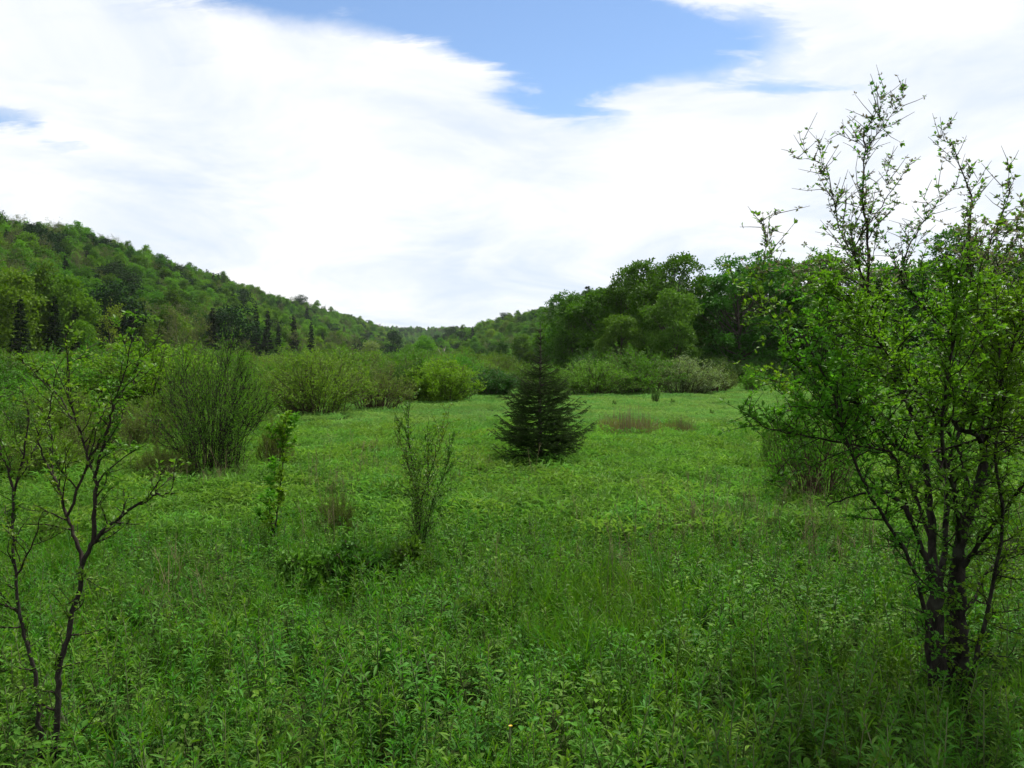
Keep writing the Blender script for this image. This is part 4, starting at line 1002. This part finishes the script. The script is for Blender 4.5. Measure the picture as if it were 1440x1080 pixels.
def broad_herb(seed):
    """a lower herb with oval leaves on spreading stalks"""
    r = np.random.default_rng(seed); n = 34; h = r.uniform(.20, .36); a = r.uniform(0, 6.28, n); z = r.uniform(.25, 1, n); q = r.uniform(.01, .11, n)
    P = np.stack([np.cos(a) * q, np.sin(a) * q, z * h], 1); el = r.uniform(-.2, .8, n)
    Dv = np.stack([np.cos(a) * np.cos(el), np.sin(a) * np.cos(el), np.sin(el)], 1); L_ = r.uniform(.035, .065, n)
    lf = MB(); long_leaves(lf, P, Dv, L_, L_ * .5, r.uniform(.1, .5, n), r)
    st = MB()
    for k in range(0, n, 3): tube(st, [[0, 0, -.02], [P[k][0] * .4, P[k][1] * .4, P[k][2] * .6], P[k]], [.003, .0025, .0015], 3)
    return [('stem', st.mesh('stem', M['plant_stem'])), ('leaves', lf.mesh('leaves', M['goldenrod']))]
GOLD = [goldenrod(400 + k) for k in range(9)] + [broad_herb(430 + k) for k in range(3)]
gold_meshes = [joined(p) for p in GOLD]
def tuft(seed, n, h, rad, wid=.006, mat='grass', lean=.35):
    r = np.random.default_rng(seed); a = r.uniform(0, 6.28, n); q = r.random(n) ** .5 * rad
    P = np.stack([np.cos(a) * q, np.sin(a) * q, np.full(n, -.02)], 1); b_ = r.uniform(0, 6.28, n)
    D_ = np.stack([np.cos(b_) * lean * r.random(n), np.sin(b_) * lean * r.random(n), np.ones(n)], 1)
    mb = MB(); blades(mb, P, D_, h * r.uniform(.55, 1.15, n), np.full(n, wid) * r.uniform(.7, 1.3, n), r.uniform(.1, .6, n), r)
    return mb.mesh('grass_tuft', M[mat])
TUFT = [tuft(450 + k, 26, .42, .10) for k in range(4)] + [tuft(455 + k, 40, .30, .16) for k in range(2)]
def patch(seed, n, rad, h, leaf, mat, wid=.17):
    """a patch of many leafy stems for the middle distance"""
    r = np.random.default_rng(seed); a = r.uniform(0, 6.28, n); q = r.random(n) ** .5 * rad
    z = h * r.uniform(.25, 1.05, n) * (1 - .25 * (q / rad) ** 2)
    P = np.stack([np.cos(a) * q, np.sin(a) * q, z], 1); b_ = r.uniform(0, 6.28, n); el = r.uniform(.1, 1.3, n)
    D_ = np.stack([np.cos(b_) * np.cos(el), np.sin(b_) * np.cos(el), np.sin(el)], 1)
    mb = MB(); L_ = leaf * r.uniform(.7, 1.3, n); leaves(mb, P, D_, L_, L_ * wid, r, .2, 1.0, curl=.25)
    return mb.mesh('meadow_patch', M[mat])
MIDP = [patch(470 + k, 190, .36, .42, .115, 'herb', .19) for k in range(4)]
FARP = [patch(480 + k, 190, .62, .36, .17, 'sward', .14) for k in range(3)] + [tuft(485 + k, 90, .36, .55, .013, 'sward') for k in range(3)]

def band(y0, y1, dens, seed, side=0.78, extra=1.6):
    r = np.random.default_rng(seed); w = side * y1 + extra
    n = int(dens * 2 * w * (y1 - y0)); X = r.uniform(-w, w, n); Y = r.uniform(y0, y1, n)
    k = np.abs(X) < side * Y + extra
    return X[k], Y[k], r
def open_field(X, Y):
    return X > np.interp(Y, edge_y, edge_x) - 3
# leafy stems, nearest ones single
X, Y, r = band(2.0, 13.5, 105, 501)
dens = np.interp(Y, [2, 9, 13.5], [1, .9, .5]); grassy = wav(X, Y, 3.2, 3, 5)
k = (r.random(len(X)) < dens) & ~((grassy > .42) & (r.random(len(X)) < .7)); X, Y = X[k], Y[k]; n = len(X)
ix = np.where(r.random(n) < .86, r.integers(0, 9, n), r.integers(9, 12, n)); vis = (np.abs(X) < .62 * Y) & (Y > 2.95)
order = np.argsort(np.where(vis & (ix < 9), Y, 99))[:290]
sc = .88 * r.uniform(.62, 1.28, n) * np.interp(Y, [5, 12], [1, .72]) * (1 + .18 * wav(X, Y, 2.2, 8, 4)); rz = r.uniform(0, 6.28, n); tx = r.normal(0, .12, (n, 2)); Zg = gz(X, Y)
for i in order:
    o = put('leafy_plant', 'knee-high leafy stem with narrow arching leaves at the bottom of the picture', 'plant', GOLD[ix[i]], (X[i], Y[i], Zg[i]), rz[i], sc[i], 'leafy stems at the bottom of the picture')
    o.rotation_euler = (tx[i, 0], tx[i, 1], rz[i])
m_ = np.ones(n, bool); m_[order] = False
scatter('meadow_plants', 'knee-high leafy plants covering the near meadow', np.stack([X, Y, Zg], 1)[m_], np.stack([tx[:, 0], tx[:, 1], rz], 1)[m_], np.repeat(sc[:, None], 3, 1)[m_], ix[m_], gold_meshes)
X, Y, r = band(2.3, 17, 34, 502); grassy = wav(X, Y, 3.2, 3, 5)
k = (r.random(len(X)) < np.where(grassy > .25, .95, .42)) ; X, Y = X[k], Y[k]; n = len(X)
scatter('grass', 'tall green grass blades between the leafy meadow plants', np.stack([X, Y, gz(X, Y)], 1), np.stack([r.normal(0, .1, n), r.normal(0, .1, n), r.uniform(0, 6.28, n)], 1),
        np.repeat((r.uniform(.7, 1.35, n) * np.interp(Y, [5, 13], [1, .65]))[:, None], 3, 1), r.integers(0, 6, n), TUFT)
X, Y, r = band(9, 27, 8, 503); k = r.random(len(X)) < np.interp(Y, [9, 13, 20, 27], [.5, 1, .8, .25]); X, Y = X[k], Y[k]; n = len(X)
s_ = r.uniform(.75, 1.2, n) * (1 + .15 * wav(X, Y, 3, 8, 4))
scatter('meadow_herbs', 'dense leafy herbs covering the middle of the meadow', np.stack([X, Y, gz(X, Y)], 1), np.stack([np.zeros(n), np.zeros(n), r.uniform(0, 6.28, n)], 1),
        np.stack([s_, s_, s_ * r.uniform(.45, .85, n)], 1), r.integers(0, 4, n), MIDP)
XY = [band(17, 45, 3.0, 504), band(45, 95, 1.7, 505)]
X = np.concatenate([a[0] for a in XY]); Y = np.concatenate([a[1] for a in XY]); r = XY[0][2]; k = open_field(X, Y); X, Y = X[k], Y[k]; n = len(X)
s_ = r.uniform(.8, 1.25, n) * np.interp(Y, [22, 95], [.95, 1.35])
scatter('meadow_sward', 'smooth bright green grass of the far meadow', np.stack([X, Y, gz(X, Y)], 1), np.stack([np.zeros(n), np.zeros(n), r.uniform(0, 6.28, n)], 1),
        np.stack([s_, s_, s_ * r.uniform(.6, 1.05, n) * .6], 1), r.integers(0, 6, n), FARP)
# undergrowth below the thicket, the wood and the hill foot
r = np.random.default_rng(506); n = 5200
Y = r.uniform(24, 230, n); X = np.where(r.random(n) < .65, r.uniform(-80, 0, n), r.uniform(0, 85, n))
k = ((X < np.interp(Y, edge_y, edge_x)) | ((Y > 74) & (X > 3)) | (Y > 90)) & (np.abs(X) < .8 * Y + 4); X, Y = X[k], Y[k]; n = len(X)
s_ = r.uniform(1.2, 2.4, n) * np.interp(Y, [24, 200], [.9, 2.0])
scatter('undergrowth', 'rough green undergrowth between the bushes and below the trees', np.stack([X, Y, gz(X, Y)], 1), np.stack([np.zeros(n), np.zeros(n), r.uniform(0, 6.28, n)], 1), np.repeat(s_[:, None], 3, 1), r.integers(0, 4, n), MIDP)

# ------------------------------------------------------------------ last year's dry stalks
def stalks(seed, n, rad, h, rr=.0035, tips=True):
    r = np.random.default_rng(seed); mb = MB()
    for _ in range(n):
        a, q = r.uniform(0, 6.28), rad * r.random() ** .5; b_ = np.array([cos(a) * q, sin(a) * q, -.03]); hh = h * r.uniform(.6, 1.1) * (1 - .5 * (q / rad) ** 2); t_ = r.normal(0, .07, 2)
        e = b_ + np.array([t_[0] * hh, t_[1] * hh, hh]); m = (b_ + e) / 2 + r.normal(0, .012, 3)
        tube(mb, [b_, m, e], [rr, rr * .8, rr * .45], 3)
        if tips:
            for _ in range(int(r.integers(2, 6))):
                u = r.uniform(.6, 1); c = b_ + (e - b_) * u; d = np.array([r.normal(0, .5), r.normal(0, .5), .8]) * .12 * r.uniform(.5, 1.2); tube(mb, [c, c + d * .5 + r.normal(0, .004, 3), c + d], [rr * .5, rr * .4, rr * .25], 3)
    return mb.mesh('dry_stalks', M['dry'])
STK = [stalks(520, 3, .10, .85), stalks(521, 5, .18, .75), stalks(522, 2, .06, .95), stalks(523, 1, .02, .8)]
zones = [(520, 690, 60, 40, 46), (640, 690, 50, 25, 24), (460, 715, 60, 30, 34), (980, 760, 90, 45, 60), (1100, 760, 80, 50, 60), (1180, 800, 60, 50, 36), (250, 700, 90, 25, 40), (760, 720, 120, 40, 24), (330, 690, 60, 20, 30), (930, 830, 100, 60, 22), (600, 800, 160, 60, 16), (1390, 800, 60, 60, 40), (240, 860, 60, 60, 10)]
r = np.random.default_rng(530); sp = []
for px, py, sx, sy, c in zones:
    for _ in range(int(c * .7)):
        yy = max(560, py + r.normal(0, sy * .6)); u, w_ = ray(px + r.normal(0, sx * .6), yy)
        Yk = min(26, EYE / -w_); sp.append((u * Yk, Yk))
sp = np.array(sp); n = len(sp)
scatter('dry_stalks', 'thin grey-brown dead stalks sticking up out of the meadow', np.stack([sp[:, 0], sp[:, 1], gz(sp[:, 0], sp[:, 1])], 1), np.stack([r.normal(0, .1, n), r.normal(0, .1, n), r.uniform(0, 6.28, n)], 1), np.repeat(r.uniform(.7, 1.15, n)[:, None], 3, 1), r.integers(0, 4, n), STK)
CL = stalks(540, 230, 1.0, .75, .006, False); CG = tuft(541, 330, .62, 1.0, .014, 'reddish')
for px, by, wpx, hpx, label in [(885, 616, 95, 32, 'wide clump of dry brown rushes right of the lone spruce'), (958, 612, 50, 20, 'small clump of dry rushes right of the wide brown clump')]:
    u, w_ = ray(px, by); Yk = EYE / -w_; w = wpx / F * Yk / 2; h = hpx / F * Yk / .75 * 1.6
    put('rush_clump', label, 'rushes', [('stalks', CL), ('blades', CG)], (u * Yk, Yk, gzf(u * Yk, Yk)), 0, (w, w * .8, h), 'clumps of dry rushes in the meadow')
# small dark weeds standing in the far meadow
for px, by, hpx, label in [(922, 570, 20, 'tall dark weed standing alone in the far meadow'), (864, 574, 8, 'little dark weed nearer the spruce in the far meadow'), (946, 572, 9, 'little dark weed right of the tall weed in the far meadow'), (1001, 588, 8, 'little weed close to the apple tree branch tip in the far meadow')]:
    u, w_ = ray(px, by); Yk = EYE / -w_; h = hpx / F * Yk + .12
    put('meadow_weed', label, 'weed', SHR[5], (u * Yk, Yk, gzf(u * Yk, Yk)), 0, (h / 4.5, h / 4.5, h / 1.5), 'weeds in the far meadow', {'foliage': M['shrub_dark']})
# a yellow flower near the bottom edge
fm = MB(); r = np.random.default_rng(9)
a = np.arange(14) * 2 * pi / 14; leaves(fm, np.zeros((14, 3)), np.stack([np.cos(a), np.sin(a), np.full(14, .35)], 1), .009, .005, r, .1, 2)
m, nt, N, L = new_mat('yellow_petal'); pb = N.new('ShaderNodeBsdfPrincipled'); pb.inputs['Base Color'].default_value = (.65, .42, .01, 1); ou = N.new('ShaderNodeOutputMaterial'); L.new(pb.outputs[0], ou.inputs[0])
sm = MB(); tube(sm, [[0, 0, -.5], [0, .005, -.2], [0, 0, 0]], [.002, .002, .002], 4)
p = at(718, 1021, 3.25); put('yellow_flower', 'single small yellow flower among the leaves at the bottom', 'flower', [('petals', fm.mesh('petals', m)), ('stem', sm.mesh('stem', M['plant_stem']))], tuple(p), 0, 1)

# ------------------------------------------------------------------ the hazy air of the valley
hz = MB(); x0, x1, y0, y1, z0, z1 = -3600., 3600., -700., 6100., -3., 125.
V = [(x, y, z) for z in (z0, z1) for y in (y0, y1) for x in (x0, x1)]
hz.add(V, [(0, 2, 3), (0, 3, 1), (4, 5, 7), (4, 7, 6), (0, 1, 5), (0, 5, 4), (2, 6, 7), (2, 7, 3), (0, 4, 6), (0, 6, 2), (1, 3, 7), (1, 7, 5)])
m, nt, N, L = new_mat('valley_haze'); pv = N.new('ShaderNodeVolumePrincipled'); pv.inputs['Color'].default_value = (.86, .92, 1, 1); pv.inputs['Density'].default_value = HAZE
pv.inputs['Anisotropy'].default_value = .3
ou = N.new('ShaderNodeOutputMaterial'); L.new(pv.outputs[0], ou.inputs['Volume'])
tag(link('haze', hz.mesh('haze', m)), 'thin bluish haze filling the valley air', kind='stuff')
